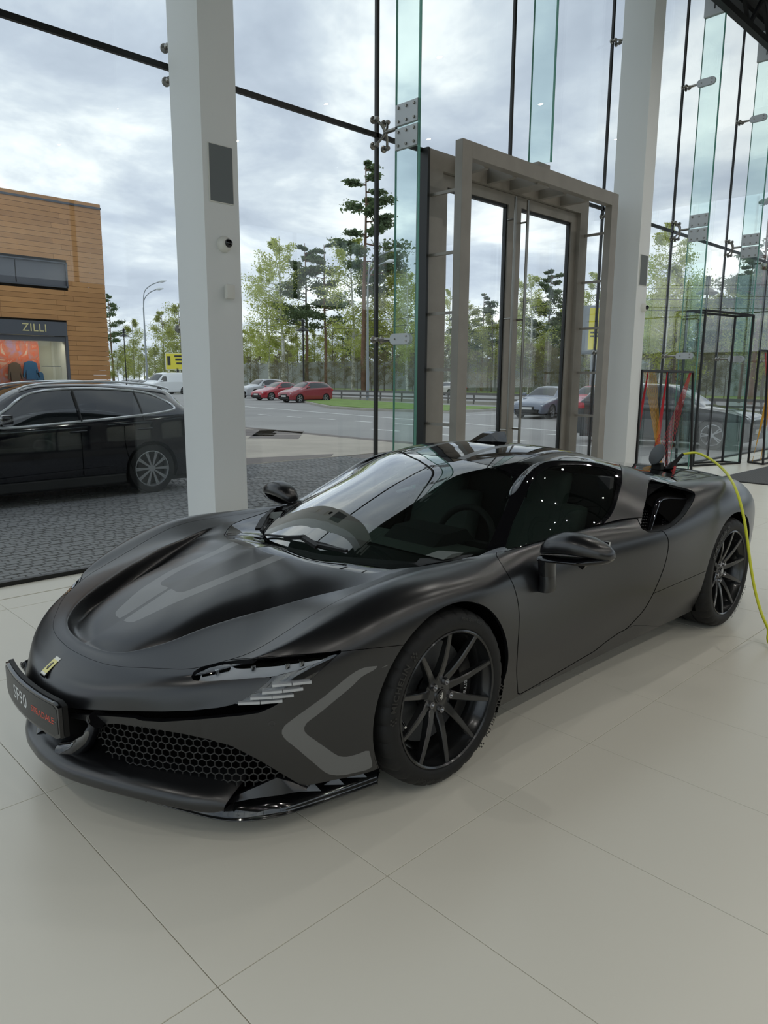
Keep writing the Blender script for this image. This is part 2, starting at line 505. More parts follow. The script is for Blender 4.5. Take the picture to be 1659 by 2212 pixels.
order = {-3.43: 'beside the entrance portal', -5.66: 'above the entrance portal', -10.14: 'first beyond the second column', -12.38: 'second beyond the second column', -14.62: 'third beyond the second column', 1.05: None, 3.29: None}
for x, wh in order.items():
    if wh is None: continue
    f = fin('glass_fin', x, 0.0 if x != -5.66 else 4.02, 7.25, 'tall green-edged glass fin ' + wh)
    if x == -5.66:
        pass
    else:
        patch(f, ZT)
        spider('spider_fitting', x, ZT, True, 'four-armed steel spider fitting on the transom, at the glass fin ' + wh, -2.80)
        s = spider('spider_fitting', x, 1.935, False, 'two-armed steel fitting with clamp low on the glass fin ' + wh); clevis(s)
    s = spider('spider_fitting', x, 6.1, False, 'two-armed steel fitting with clamp high on the glass fin ' + wh); clevis(s)
    b = MB(); b.box((-.035, -2.82, 7.02), (.035, -2.48, 7.5), bev=.01); h = b.build('hanger_plate', MATS['plate_grey'], f)
    b = MB(); b.box((.036, -2.665, 7.1), (.038, -2.645, 7.35)); b.build('slot', MATS['black_gasket'], h)
for x, wh in ((-1.19, 'first column'), (-7.90, 'second column')):
    spider('spider_fitting', x, ZT, True, 'four-armed steel spider fitting on the transom behind the %s' % wh, -2.84)
    spider('spider_fitting', x, 1.935, False, 'two-armed steel fitting behind the %s, at head height' % wh, -2.84)
    spider('spider_fitting', x, 6.1, False, 'two-armed steel fitting high behind the %s' % wh, -2.84)

# columns
for x0, x1, nm in ((-1.332, -1.026, 'column_1'), (-8.05, -7.75, 'column_2')):
    b = MB(); b.box((x0, -2.845, 0), (x1, -2.405, ZTOP + .05), bev=.006); c = b.build(nm, MATS['white_paint'], smooth=30); tag(c, kind='structure')

# entrance portal with double glass door
door = empty('door_1', (0, 0, 0)); tag(door, kind='structure')
PS = MATS['portal_steel']
PX0, PX1 = -7.36, -4.10
b = MB(); b.box((PX0, YF - .06, 0), (PX0 + .20, YF + .10, 3.95)); b.build('frame_post', PS, door)
b = MB(); b.box((PX1 - .24, YF - .06, 0), (PX1, YF + .10, 3.95)); b.build('frame_post', PS, door)
b = MB(); b.box((PX0 + .2, YF - .06, 3.76), (PX1 - .24, YF + .10, 3.95)); b.build('frame_head', PS, door)
b = MB(); b.box((PX1 + .0, YF - .04, 0), (PX1 + .035, YF + .12, 3.95)); b.build('frame_gasket', MATS['black_gasket'], door)
for xa, xb, hx in ((-5.74, -4.345, -5.60), (-7.16, -5.745, -5.86)):
    lf = empty('door_leaf', (0, 0, 0), parent=door)
    b = MB(); y0, y1 = YF - .035, YF + .045
    b.box((xa, y0, .02), (xa + .13, y1, 3.755)); b.box((xb - .13, y0, .02), (xb, y1, 3.755)); b.box((xa + .13, y0, 3.63), (xb - .13, y1, 3.755)); b.box((xa + .13, y0, .02), (xb - .13, y1, .16))
    b.build('leaf_frame', PS, lf)
    b = MB(); b.box((xa + .115, YF - .012, .15), (xb - .115, YF + .012, 3.64)); b.build('pane', MATS['facade_glass'], lf)
    b = MB()
    for q in ((xa + .128, xa + .15), (xb - .15, xb - .128)): b.box((q[0], y0 + .01, .16), (q[1], y1 - .02, 3.63))
    b.box((xa + .13, y0 + .01, 3.60), (xb - .13, y1 - .02, 3.632)); b.build('glazing_gasket', MATS['black_gasket'], lf)
    b = MB(); b.tube([(hx, YF + .155, .35), (hx, YF + .155, 3.70)], .018, 12)
    for z in (.9, 2.28, 3.45): b.tube([(hx, YF + .04, z), (hx, YF + .155, z)], .011, 8)
    b.build('pull_bar', MATS['steel'], lf, smooth=40)
YP = -2.52
b = MB(); b.box((PX0 + .04, YP - .10, 0), (PX0 + .20, YP, 3.95), bev=.004); b.build('screen_post', PS, door)
b = MB(); b.box((PX1 - .17, YP - .10, 0), (PX1 - .01, YP, 3.95), bev=.004); b.build('screen_post', PS, door)
b = MB(); b.box((PX0 + .20, YP - .10, 3.79), (PX1 - .17, YP, 3.95), bev=.004); b.build('screen_head', PS, door)
for z in (3.48, 2.86, 2.24, 1.635, 1.035, 0.43):
    for x in (PX1 - .05, PX0 + .07):
        b = MB(); b.box((x - .016, YF + .10, z - .015), (x + .016, YP - .10, z + .015)); b.build('rung', PS, door)
for x in (-4.63, -5.14, -6.18, -6.68):
    b = MB(); b.box((x - .035, YF + .10, 3.77), (x + .035, YP - .10, 3.93)); b.build('head_beam', PS, door)
b = MB(); b.box((-5.78, YF + .10, 3.77), (-5.54, YP - .06, 4.02)); b.build('fin_bracket', PS, door)

# roof, trusses and the walls out of view
c = MB(); c.box((-26, -3.3, ZTOP + .05), (9.5, 16.3, ZTOP + .3)); tag(c.build('ceiling', MATS['dark_ceiling']), kind='structure')
c = MB(); c.box((-26, -3.18, ZTOP - .03), (9.5, -2.98, ZTOP + .06)); tag(c.build('trim_1', MATS['dark_steel']), kind='structure')
wl = empty('wall_left'); tag(wl, kind='structure')
c = MB(); c.box((9.36, -3.0, 0.0), (9.38, 16.0, ZTOP)); c.build('pane', MATS['facade_glass'], wl)
for k in range(9):
    c = MB(); c.box((9.34, -3.1 + k*2.24, 0), (9.40, -3.06 + k*2.24, ZTOP)); c.build('joint', MATS['black_gasket'], wl)
c = MB(); c.box((9.34, -3.1, ZT - .02), (9.40, 16.0, ZT + .02)); c.build('transom', MATS['black_gasket'], wl)
wr_ = empty('wall_right'); tag(wr_, kind='structure')
c = MB(); c.box((-26.12, -3.0, 0.0), (-26.10, 16.0, ZTOP)); c.build('pane', MATS['facade_glass'], wr_)
for k in range(9):
    c = MB(); c.box((-26.14, -3.1 + k*2.24, 0), (-26.08, -3.06 + k*2.24, ZTOP)); c.build('joint', MATS['black_gasket'], wr_)
c = MB(); c.box((-26.14, -3.1, ZT - .02), (-26.08, 16.0, ZT + .02)); c.build('transom', MATS['black_gasket'], wr_)
wb = empty('wall_back'); tag(wb, kind='structure')
c = MB(); c.box((-26, 16.0, -.2), (9.5, 16.2, 4.6)); c.build('plinth', MATS['back_wall'], wb)
c = MB(); c.box((-26, 16.0, 7.4), (9.5, 16.2, ZTOP + .3)); c.build('upper_wall', MATS['back_wall'], wb)
for x in range(-26, 10, 3):
    c = MB(); c.box((x - .05, 16.02, 4.6), (x + .05, 16.18, 7.4)); c.build('mullion', MATS['dark_steel'], wb)
c = MB(); c.box((-26, 16.1, 4.6), (9.3, 16.12, 7.4)); c.build('pane', MATS['facade_glass'], wb)
def truss(name, a, bb, depth, label, n):
    t = empty(name, (0, 0, 0)); tag(t, label, 'roof truss', 'dark steel roof trusses')
    a = Vector(a); bb = Vector(bb); dn = Vector((0, 0, -depth))
    m = MB(); m.bar(a, bb, .10); m.build('top_chord', MATS['dark_steel'], t)
    m = MB(); m.bar(a + dn, bb + dn, .10); m.build('bottom_chord', MATS['dark_steel'], t)
    for i in range(n):
        p = a + (bb - a)*(i/n); q = a + (bb - a)*((i + .5)/n); r = a + (bb - a)*((i + 1)/n)
        for u, v in ((p, q + dn), (q + dn, r)):
            m = MB(); m.bar(u, v, .05); m.build('brace', MATS['dark_steel'], t)
    return t
truss('roof_truss', (-9.5, -2.3, 7.75), (-9.5, 15.5, 7.75), .7, 'dark steel roof truss over the hall beyond the second column', 10)
truss('roof_truss', (-13.6, -2.3, 7.75), (-13.6, 15.5, 7.75), .7, 'dark steel roof truss over the far end of the hall', 10)
truss('roof_truss', (-5.6, -2.3, 7.75), (-5.6, 15.5, 7.75), .7, 'dark steel roof truss over the entrance', 10)
truss('roof_truss', (-1.2, -2.3, 7.75), (-1.2, 15.5, 7.75), .7, 'dark steel roof truss over the sports car', 10)
truss('roof_truss', (-19, -2.45, 7.6), (0, -2.45, 7.6), .55, 'dark steel roof truss running along the glass facade', 20)
# round spotlights under the roof
def spot(x, y, power):
    l = bpy.data.lights.new('spot_lamp', 'AREA'); l.shape = 'DISK'; l.size = 0.06; l.energy = power; l.color = (1.0, 0.965, 0.90); l.spread = R(150)
    o = bpy.data.objects.new('spot_lamp', l); COL.objects.link(o); o.location = (x, y, 6.88)
SPOT_POWER = 18
for x in (-14, -11, -8, -5.2, -2.6, 0, 2.6, 5.2):
    for y in (0.2, 3.2, 6.4, 9.6, 12.8):
        if not (-4 < x < 4 and y < 4): spot(x, y, SPOT_POWER)
# ------------------------------------------------------------------ the sports car (x forward from the front axle, y to its left, z up)
mat('satin_black', (0.0062, 0.0066, 0.0078, 1), rough=0.28, spec=0.85)
mat('gloss_black', (0.004, 0.004, 0.005, 1), rough=0.04, spec=0.5, coat=0.3)
mat('stripe_grey', (0.125, 0.128, 0.127, 1), rough=0.30, spec=1.0)
mat('trim_black', (0.006, 0.006, 0.006, 1), rough=0.55, spec=0.3)
mat('void_black', (0.0015, 0.0015, 0.0015, 1), rough=0.9, spec=0.05)
mat('chrome', (0.75, 0.76, 0.77, 1), rough=0.12, metal=1.0)
mat('lamp_silver', (0.52, 0.54, 0.56, 1), rough=0.35, metal=0.3)
glass_mat('windshield_glass', (0.46, 0.54, 0.50), ior=1.52, gain=3.0)
glass_mat('side_glass', (0.44, 0.52, 0.48), ior=1.52, gain=2.0)
glass_mat('lens_glass', (0.86, 0.88, 0.90), ior=1.5, gain=2.6)
SATIN, GLOSS, VOID, TRIM = MATS['satin_black'], MATS['gloss_black'], MATS['void_black'], MATS['trim_black']

car = empty('sports_car')
tag(car, 'matte black low sports coupe with grey stripes, charging beside the glass facade', 'sports car')

# control net of the lower body: stations from the nose round the front wheel to the tail, rows from the spine to the sill
X = lambda x, *yz: [(x, y, z) for y, z in yz]
BODY = [
 [(.80,0,.632),(.88,0,.598),(.935,0,.574),(.965,0,.560),(.995,0,.567),(1.037,0,.553),(1.085,0,.522),(1.125,0,.485),(1.163,0,.420),(1.165,0,.390),(1.145,0,.28),(1.12,0,.19)],
 [(.74,0,.655),(.84,.09,.618),(.915,.105,.582),(.953,.115,.563),(.985,.12,.569),(1.028,.13,.555),(1.075,.14,.523),(1.115,.15,.485),(1.145,.156,.422),(1.15,.16,.392),(1.13,.16,.28),(1.10,.16,.19)],
 [(.66,0,.688),(.78,.13,.643),(.88,.19,.592),(.922,.215,.566),(.955,.23,.577),(1.0,.265,.558),(1.04,.28,.53),(1.075,.295,.495),(1.09,.30,.435),(1.095,.30,.40),(1.07,.30,.28),(1.05,.30,.19)],
 [(.55,0,.728),(.70,.14,.675),(.82,.25,.612),(.870,.285,.573),(.90,.307,.597),(.95,.378,.568),(.985,.40,.545),(1.015,.42,.51),(1.02,.43,.455),(1.02,.43,.415),(1.0,.43,.30),(.97,.43,.19)],
 [(.45,0,.755),(.60,.15,.705),(.74,.285,.642),(.80,.345,.586),(.82,.37,.624),(.90,.469,.577),(.93,.50,.562),(.95,.525,.53),(.955,.54,.47),(.955,.54,.43),(.935,.54,.31),(.90,.54,.19)],
 [(.37,0,.774),(.50,.157,.731),(.63,.31,.675),(.69,.385,.608),(.72,.41,.655),(.85,.551,.585),(.87,.585,.58),(.885,.62,.55),(.885,.63,.485),(.885,.63,.447),(.86,.64,.32),(.83,.63,.19)],
 [(.30,0,.787),(.40,.167,.75),(.50,.335,.705),(.585,.435,.633),(.60,.465,.684),(.775,.615,.607),(.79,.665,.61),(.80,.70,.58),(.795,.72,.52),(.79,.725,.47),(.76,.74,.33),(.73,.73,.19)],
 [(.24,0,.797),(.34,.17,.763),(.43,.35,.721),(.53,.455,.650),(.54,.49,.695),(.70,.662,.629),(.70,.728,.642),(.70,.775,.605),(.69,.80,.555),(.68,.81,.49),(.655,.825,.34),(.62,.82,.185)],
 [(.20,0,.802),(.28,.17,.775),(.36,.36,.735),(.47,.48,.668),(.48,.515,.706),(.60,.68,.663),(.59,.765,.680),(.58,.82,.645),(.565,.855,.60),(.55,.87,.52),(.53,.875,.36),(.51,.87,.185)],
 [(.10,0,.79),(.17,.18,.795),(.25,.39,.765),(.355,.525,.700),(.37,.56,.727),(.45,.695,.717),(.44,.785,.735),(.43,.855,.71),(.42,.905,.655),(.41,.92,.55),(.40,.925,.38),(.38,.92,.185)],
 [(.03,0,.768),(.07,.2,.77),(.13,.42,.775),(.225,.57,.729),(.24,.60,.742),(.30,.722,.765),(.29,.795,.782),(.28,.875,.757),(.27,.93,.70),(.265,.95,.58),(.26,.95,.40),(.25,.92,.185)],
 [(-.05,0,.755),(-.03,.2,.757),(.02,.44,.768),(.10,.60,.752),(.12,.64,.762),(.15,.742,.792),(.14,.80,.806),(.13,.885,.783),(.12,.945,.725),(.12,.962,.60),(.12,.96,.40),(.12,.92,.18)],
 [(-.12,0,.75),(-.12,.2,.75),(-.08,.45,.755),(-.03,.60,.775),(-.02,.66,.782),(0,.735,.798),(0,.80,.812),(0,.885,.79),(0,.948,.735),(0,.966,.60),(0,.962,.40),(0,.90,.17)],
 [(-.25,0,.75),(-.25,.2,.75),(-.2,.46,.75),(-.16,.60,.77),(-.15,.66,.78),(-.15,.74,.797),(-.15,.80,.81),(-.15,.885,.785),(-.15,.945,.73),(-.16,.963,.60),(-.16,.957,.40),(-.16,.89,.16)],
 X(-.33, (0,.75),(.2,.75),(.46,.75),(.60,.77),(.68,.782),(.75,.795),(.812,.803),(.885,.77),(.932,.71),(.95,.56),(.943,.36),(.88,.15)),
 X(-.56, (0,.75),(.2,.75),(.46,.75),(.62,.77),(.72,.792),(.780,.805),(.820,.798),(.868,.757),(.908,.67),(.928,.50),(.922,.32),(.86,.14)),
 X(-.90, (0,.75),(.2,.75),(.46,.75),(.64,.77),(.74,.795),(.795,.808),(.828,.80),(.868,.757),(.902,.66),(.908,.48),(.90,.30),(.855,.135)),
 X(-1.25,(0,.75),(.2,.75),(.46,.75),(.64,.77),(.74,.80),(.800,.815),(.842,.805),(.888,.76),(.922,.665),(.915,.48),(.892,.30),(.855,.135)),
 X(-1.60,(0,.85),(.2,.85),(.46,.85),(.64,.85),(.72,.84),(.800,.825),(.880,.795),(.932,.755),(.960,.66),(.948,.47),(.90,.29),(.86,.135)),
 X(-1.95,(0,.96),(.2,.97),(.40,.975),(.56,.97),(.66,.955),(.760,.905),(.870,.84),(.945,.775),(.978,.67),(.972,.47),(.935,.28),(.87,.14)),
 X(-2.30,(0,.965),(.2,.97),(.40,.975),(.52,.97),(.63,.955),(.730,.928),(.830,.905),(.925,.84),(.975,.735),(.985,.55),(.965,.33),(.90,.16)),
 X(-2.65,(0,.95),(.2,.95),(.40,.945),(.52,.935),(.62,.92),(.710,.912),(.810,.915),(.915,.865),(.978,.76),(.988,.60),(.972,.38),(.93,.20)),
 X(-2.95,(0,.93),(.2,.93),(.40,.925),(.50,.915),(.60,.905),(.690,.900),(.795,.898),(.895,.84),(.957,.74),(.966,.58),(.95,.36),(.90,.20)),
 X(-3.25,(0,.905),(.2,.905),(.36,.90),(.47,.89),(.56,.882),(.650,.873),(.755,.855),(.840,.79),(.885,.70),(.890,.55),(.87,.36),(.82,.22)),
 X(-3.47,(0,.88),(.2,.88),(.34,.875),(.45,.865),(.53,.852),(.60,.835),(.690,.80),(.755,.73),(.790,.64),(.792,.50),(.77,.36),(.72,.24)),
 X(-3.60,(0,.86),(.18,.86),(.3,.855),(.4,.845),(.47,.83),(.53,.81),(.600,.77),(.650,.70),(.680,.62),(.682,.50),(.66,.38),(.62,.27)),
]
for _i, _d in ((4, .006), (5, .018), (6, .026), (7, .020)):
    for _v, _k in ((6, 1.0), (7, 1.0), (8, .35)):
        _p = BODY[_i][_v]; BODY[_i][_v] = (_p[0] - _d*.6*_k, _p[1] - _d*.6*_k, _p[2] - _d*.35*_k)
def with_ridge(row, i):
    """two extra rows hug the bonnet ridge, so that it stays a crease; the channel below it is cut deeper"""
    a = [np.array(p, float) for p in row]
    k = 1.0 if i < 10 else max(0.0, 1 - (i - 9)/3)
    d = 0.0 if i < 1 else (.012 if i < 3 else .024)
    v3 = a[3] - np.array([0, 0, d*k])
    inner = a[4]*.72 + v3*.28 - np.array([0, 0, .004*k]); outer = a[4]*.80 + a[5]*.20 + np.array([0, 0, .002*k])
    return [tuple(p) for p in a[:3] + [v3, inner, a[4] + np.array([0, 0, .004*k]), outer] + a[5:]]
LB = surface([with_ridge(r, i) for i, r in enumerate(BODY)], [10]*8 + [10]*5 + [10]*12, [7, 8, 7, 4, 5, 5, 6, 8, 9, 9, 10, 12, 12], keep=0.88, wind=-1)

# canopy: windscreen, roof, side glass and rear pillar
CANOPY = [
 [(.03,0,.775),(.005,.20,.773),(-.115,.415,.772),(-.28,.61,.764),(-.43,.735,.783),(-.50,.785,.797),(-.51,.795,.803),(-.52,.802,.806)],
 [(-.25,0,.903),(-.27,.20,.898),(-.34,.41,.870),(-.46,.60,.835),(-.565,.690,.833),(-.62,.762,.835),(-.63,.783,.823),(-.65,.803,.810)],
 [(-.50,0,.998),(-.52,.20,.99),(-.57,.40,.955),(-.64,.56,.905),(-.69,.643,.905),(-.745,.715,.905),(-.76,.765,.862),(-.78,.805,.812)],
 [(-.72,0,1.070),(-.73,.20,1.062),(-.76,.385,1.028),(-.79,.52,.985),(-.81,.600,.975),(-.86,.665,.970),(-.88,.745,.895),(-.90,.806,.813)],
 [(-.92,0,1.126),(-.925,.20,1.119),(-.935,.37,1.096),(-.945,.485,1.060),(-.955,.545,1.040),(-.99,.585,1.062),(-1.01,.725,.935),(-1.03,.807,.814)],
 [(-1.20,0,1.168),(-1.20,.20,1.162),(-1.20,.36,1.146),(-1.20,.455,1.124),(-1.20,.50,1.110),(-1.22,.54,1.090),(-1.24,.70,.955),(-1.26,.809,.816)],
 [(-1.46,0,1.174),(-1.46,.20,1.168),(-1.46,.36,1.150),(-1.46,.455,1.126),(-1.46,.51,1.105),(-1.47,.545,1.082),(-1.48,.70,.955),(-1.50,.820,.822)],
 [(-1.70,0,1.150),(-1.70,.20,1.146),(-1.70,.36,1.130),(-1.70,.46,1.108),(-1.70,.53,1.085),(-1.70,.58,1.060),(-1.69,.72,.950),(-1.68,.86,.815)],
 [(-1.95,0,1.105),(-1.95,.20,1.100),(-1.95,.36,1.085),(-1.95,.46,1.065),(-1.95,.55,1.040),(-1.95,.62,1.010),(-1.93,.74,.925),(-1.91,.88,.815)],
 [(-2.30,0,1.03),(-2.30,.20,1.025),(-2.30,.36,1.01),(-2.30,.46,.995),(-2.30,.54,.98),(-2.28,.63,.96),(-2.26,.74,.915),(-2.24,.86,.86)],
 [(-2.70,0,.945),(-2.70,.20,.94),(-2.70,.36,.935),(-2.70,.46,.925),(-2.70,.54,.915),(-2.68,.63,.90),(-2.66,.74,.88),(-2.64,.84,.86)],
]
CA = surface(CANOPY, [12]*8 + [8]*2, [10, 10, 10, 7, 8, 12, 12], keep=0.85, wind=-1)

def hood_y(p): return np.interp(p[:, 1], [0, .1, .209, .30, .40, .50, .573, .61, .638, .67, .76], [.215, .212, .200, .172, .125, .065, .0, -.05, -.10, -.16, -.45])
def ws_base(p): return np.interp(p[:, 1], [0, .2, .392, .523, .631, .727], [.035, .005, -.10, -.20, -.30, -.40])

# --- hood with its grey stripe, cowl
hood_half, side_half = LB.split(7 - LB.V[:, 4], 0.012)
hood_half, rest = hood_half.split(hood_half.V[:, 0] - hood_y(hood_half.V), 0.0015)
cowl_half, rest = rest.cut(rest.V[:, 0] - ws_base(rest.V) - 0.002)
cowl_half, _ = cowl_half.cut(15.0 - cowl_half.V[:, 3])
HOOD_STRIPE = [(266,1340),(275,1344),(287,1344),(300,1339),(325,1327),(362,1309),(400,1292.5),(500,1251),(621,1202),(624,1196),(600,1197),(500,1238),(415,1272),(396,1279),(382,1279),(374,1274),(370,1271)]
hs, hood_half = hood_half.split_poly(HOOD_STRIPE)
hood_half.sym().build('hood', SATIN, car, rim=0.012)
tag(hs.join(hs.mirror()).build('hood_stripe', MATS['stripe_grey'], car), 'matt grey twin stripe on the hood')
cowl_half.offset(-0.002).sym().build('cowl_panel', GLOSS, car, rim=0.012)

# --- side surfaces
def arch(p, x0, z0, r): return np.hypot(p[:, 0] - x0, p[:, 2] - z0) - r
front, back = side_half.cut(14.9 - side_half.V[:, 3])
DOOR = [(1072,1194)] + smooth_poly([(1072,1200),(1087,1225),(1105,1255),(1116,1287),(1121,1320),(1121,1355),(1118,1405),(1116,1445),(1117,1475),(1119,1502)], 4) + \
       [(1157,1481),(1235,1435),(1285,1406),(1308,1387),(1338,1366)] + smooth_poly([(1352,1360),(1389,1320),(1411,1282),(1431,1235),(1441,1200),(1444,1172),(1440,1157),(1431,1146)], 4) + \
       [(1404,1150),(1387,1142),(1372,1110),(1355,1080),(1337,1066),(1330,1050),(1300,1100),(1200,1140),(1100,1170)]
fr_front, mid = side_half.cut(13.0 - side_half.V[:, 3])
mid_side, tail = mid.cut(19.99 - mid.V[:, 3])
door_h, rest_mid = mid_side.split_poly(DOOR, 0.8)
fender_b, quarter_a = rest_mid.cut(15.6 - rest_mid.V[:, 3])
# sill below the door belongs to neither: split by height
def sill_z(p): return p[:, 2] - np.interp(p[:, 0], [-2.1, -1.6, -1.3, -.9, -.45, -.3], [.10, .235, .22, .205, .2, .0])
# front clip
fc = fr_front
fc_join = TM(np.vstack([fr_front.V, fender_b.V]), list(fr_front.F) + [tuple(i + len(fr_front.V) for i in f) for f in fender_b.F])
fc, _ = fc_join.cut(arch(fc_join.V, 0, .343, .378))
OPENING = [(100,1519),(127,1526),(175,1532),(250,1535),(350,1536.5),(415,1534.5),(470,1529),(500,1523),(524,1513),(548,1497),(575,1475),(588,1463),(560,1463.5),(500,1468.5),(450,1471.5),(418,1470.5),(413,1462),(418,1451),(430,1443),(452,1436),(480,1430),(524,1424.5),(600,1419),(700,1410),(743,1403.5),(738,1409),(720,1424),(700,1442),(680,1461),(640,1491),(615,1511),(590,1527),(560,1540),(520,1546),(480,1549.5),(450,1552.5),(400,1556.5),(350,1559.5),(305,1557),(290,1551),(215,1546),(128,1541),(60,1530)]
opening, fc = fc.split_poly(OPENING)
GRILLE = [(60,1546),(128,1546),(180,1556),(215,1565),(250,1563),(320,1572),(400,1586),(450,1597),(500,1611),(560,1642),(620,1678),(655,1699),(672,1703),(690,1701),(750,1688),(812,1670),(818,1800),(300,1900),(-200,1900),(-200,1546)]
low, fc = fc.split_poly(GRILLE)
STRIPE = [(846,1435.5),(790,1441),(772,1448),(750,1463),(700,1505),(640,1548),(616,1566),(609,1576),(609,1588),(617,1598),(640,1616),(700,1667),(712,1673),(728,1675),(745,1674),(790,1664),(806,1656),(797,1619),(770,1630),(748,1635),(735,1634.5),(725,1630),(665,1588),(656,1578),(657,1568),(664,1560),(690,1541),(760,1483),(782,1461),(800,1451.5)]
stripe, fc = fc.split_poly(STRIPE)
# bumper below the line headlight - wheel arch, nose between slot and hood, fender above
NOSE = [(-300,1100),(60,1330),(115,1340),(400,1449),(415,1452),(420,1440),(620,1460),(600,1475),(555,1520),(400,1545),(128,1543),(-300,1543)]
nose_h, fc = fc.cut(5.2 - fc.V[:, 3]) if False else fc.split_poly(NOSE)
FENDER = [(400,1455),(418,1447),(745,1406.5),(875,1393),(940,1388),(1300,1400),(1300,1600),(1070,1560),(1000,1400),(1300,1300),(1300,1000),(300,1000)]
BUMPER = [(300,1440),(745,1406.5),(875,1393),(880,1400),(860,1760),(200,1760),(200,1500)]
bumper_h, fender_h = fc.split_poly(BUMPER, 0.7)
nose_h.sym().build('nose_panel', SATIN, car, rim=0.014)
bb = bumper_h.join(bumper_h.mirror()); bb.build('front_bumper', SATIN, car, rim=0.02)
tag(stripe.join(stripe.mirror()).build('bumper_stripe', MATS['stripe_grey'], car), 'matt grey angular stripe on the bumper side')
for nm, h in (('front_fender', fender_h), ('door', door_h)):
    h.build(nm, SATIN, car, rim=0.014); h.mirror().build(nm, SATIN, car, rim=0.014)
# rear quarter, sill
INTAKE = smooth_poly([(1404,1037),(1430,1042),(1469,1052),(1490,1058),(1501,1065),(1499,1080),(1481,1110),(1456,1135),(1431,1146),(1404,1150),(1392,1145),(1384,1137),(1388,1110),(1396,1075)], 4, True)
rear = TM(np.vstack([quarter_a.V, tail.V]), list(quarter_a.F) + [tuple(i + len(quarter_a.V) for i in f) for f in tail.F])
rear, _ = rear.cut(arch(rear.V, -2.65, .3485, .388))
sill_h, rear = rear.split(-sill_z(rear.V), 0.001)
rfront, rback = rear.cut(20.3 - rear.V[:, 3])
intake, rfront = rfront.split_poly(INTAKE)
rear = TM(np.vstack([rfront.V, rback.V]), list(rfront.F) + [tuple(i + len(rfront.V) for i in f) for f in rback.F])
LOWQ = [(1300,1325),(1414,1281),(1524,1234),(1560,1220),(1560,1420),(1300,1420)]
lowq, rear = rear.split_poly(LOWQ, 0.5)
for nm, h in (('rear_quarter', rear), ('side_sill', sill_h), ('lower_quarter', lowq)):
    h.build(nm, SATIN, car, rim=0.014); h.mirror().build(nm, SATIN, car, rim=0.014)
deck, _ = LB.split(7 - LB.V[:, 4], 0.012)
deck, _ = deck.cut(deck.V[:, 3] - 18.6)
deck.sym().build('rear_deck', GLOSS, car, rim=0.01)

# dark inner shell seen through the gaps, and the air ducts
core, _ = LB.cut(LB.V[:, 4] - 6.9)
core, _ = core.cut(arch(core.V, 0, .343, .40)); core, _ = core.cut(arch(core.V, -2.65, .3485, .41))
corea, _ = core.cut(14.0 - core.V[:, 3]); _, coreb = core.cut(18.9 - core.V[:, 3])
for c in (corea, coreb):
    o = c.offset(-0.05); o.join(o.mirror(), False).build('inner_shell', VOID, car)
hb, _ = hood_half.cut(hood_half.V[:, 0] + 9)
hb.offset(-0.03).sym().build('inner_shell', VOID, car)

# --- canopy
WS = [(540,1175),(562,1155),(578,1128),(595,1101),(619,1099.5)] 
ws_edge = smooth_poly([(775,1208),(835,1213),(892,1215),(955,1212),(1010,1206),(1045,1200)], 3) + smooth_poly([(1045,1200),(1067,1152),(1090,1100),(1104,1062),(1109,1040),(1106,1030),(1098,1021),(1085,1015)], 4) + smooth_poly([(1085,1015),(1055,1005),(1005,994),(955,986),(905,981)], 3)
WSP = [(300,1300)] + ws_edge + [(842,977.5),(795,979),(700,960),(300,1000)]
SWIN = [(1091,1187),(1100,1153)] + smooth_poly([(1110,1125),(1127,1090),(1142,1055),(1150,1041),(1160,1030),(1180,1012),(1210,1005.5),(1247,1004),(1285,1008),(1318,1015),(1328,1018),(1332,1026),(1331,1045),(1325,1080),(1316,1101),(1305,1116),(1285,1135),(1262,1143),(1235,1151),(1185,1164),(1121,1180)], 3)
CPIL = smooth_poly([(1310,975),(1322,992),(1336,1001),(1342,1012),(1344,1030),(1342,1048),(1337,1066),(1331,1088),(1320,1112),(1308,1126),(1297,1135),(1240,1155),(1180,1172),(1100,1196)], 3) + [(1100,1300),(1600,1300),(1600,940),(1310,940)]
ca_f, ca_r = CA.cut(8.6 - CA.V[:, 3])
ws_h, ca_f = ca_f.split_poly(WSP, 0.4)
swin_h, ca_f = ca_f.split_poly(SWIN, 0.4)
cp_h, ca_f = ca_f.split_poly(CPIL, 0.6)
_, cp_h = cp_h.split_poly(INTAKE)
_, ca_r = ca_r.split_poly(INTAKE)
ca_f, _ = ca_f.cut(6.97 - ca_f.V[:, 4])
st = np.minimum(ca_f.V[:, 1] - np.interp(ca_f.V[:, 0], [-2, -.9], [.155, .165]), np.interp(ca_f.V[:, 0], [-2, -.9], [.20, .212]) - ca_f.V[:, 1])
rs_h, ca_f = ca_f.cut(np.minimum(st, np.minimum(-.90 - ca_f.V[:, 0], 4.4 - ca_f.V[:, 4])))
ws_h.offset(-0.001).sym().build('windshield', MATS['windshield_glass'], car)
for h in (swin_h, swin_h.mirror()): h.offset(-0.003).build('side_window', MATS['side_glass'], car)
ca_f.sym().build('roof', GLOSS, car, rim=0.02)
tag(rs_h.join(rs_h.mirror()).build('roof_stripe', MATS['stripe_grey'], car), 'grey twin stripe on the gloss roof')
for h in (cp_h, cp_h.mirror()): h.build('rear_pillar', SATIN, car, rim=0.015)
ca_r.sym().build('engine_cover', GLOSS, car, rim=0.01)
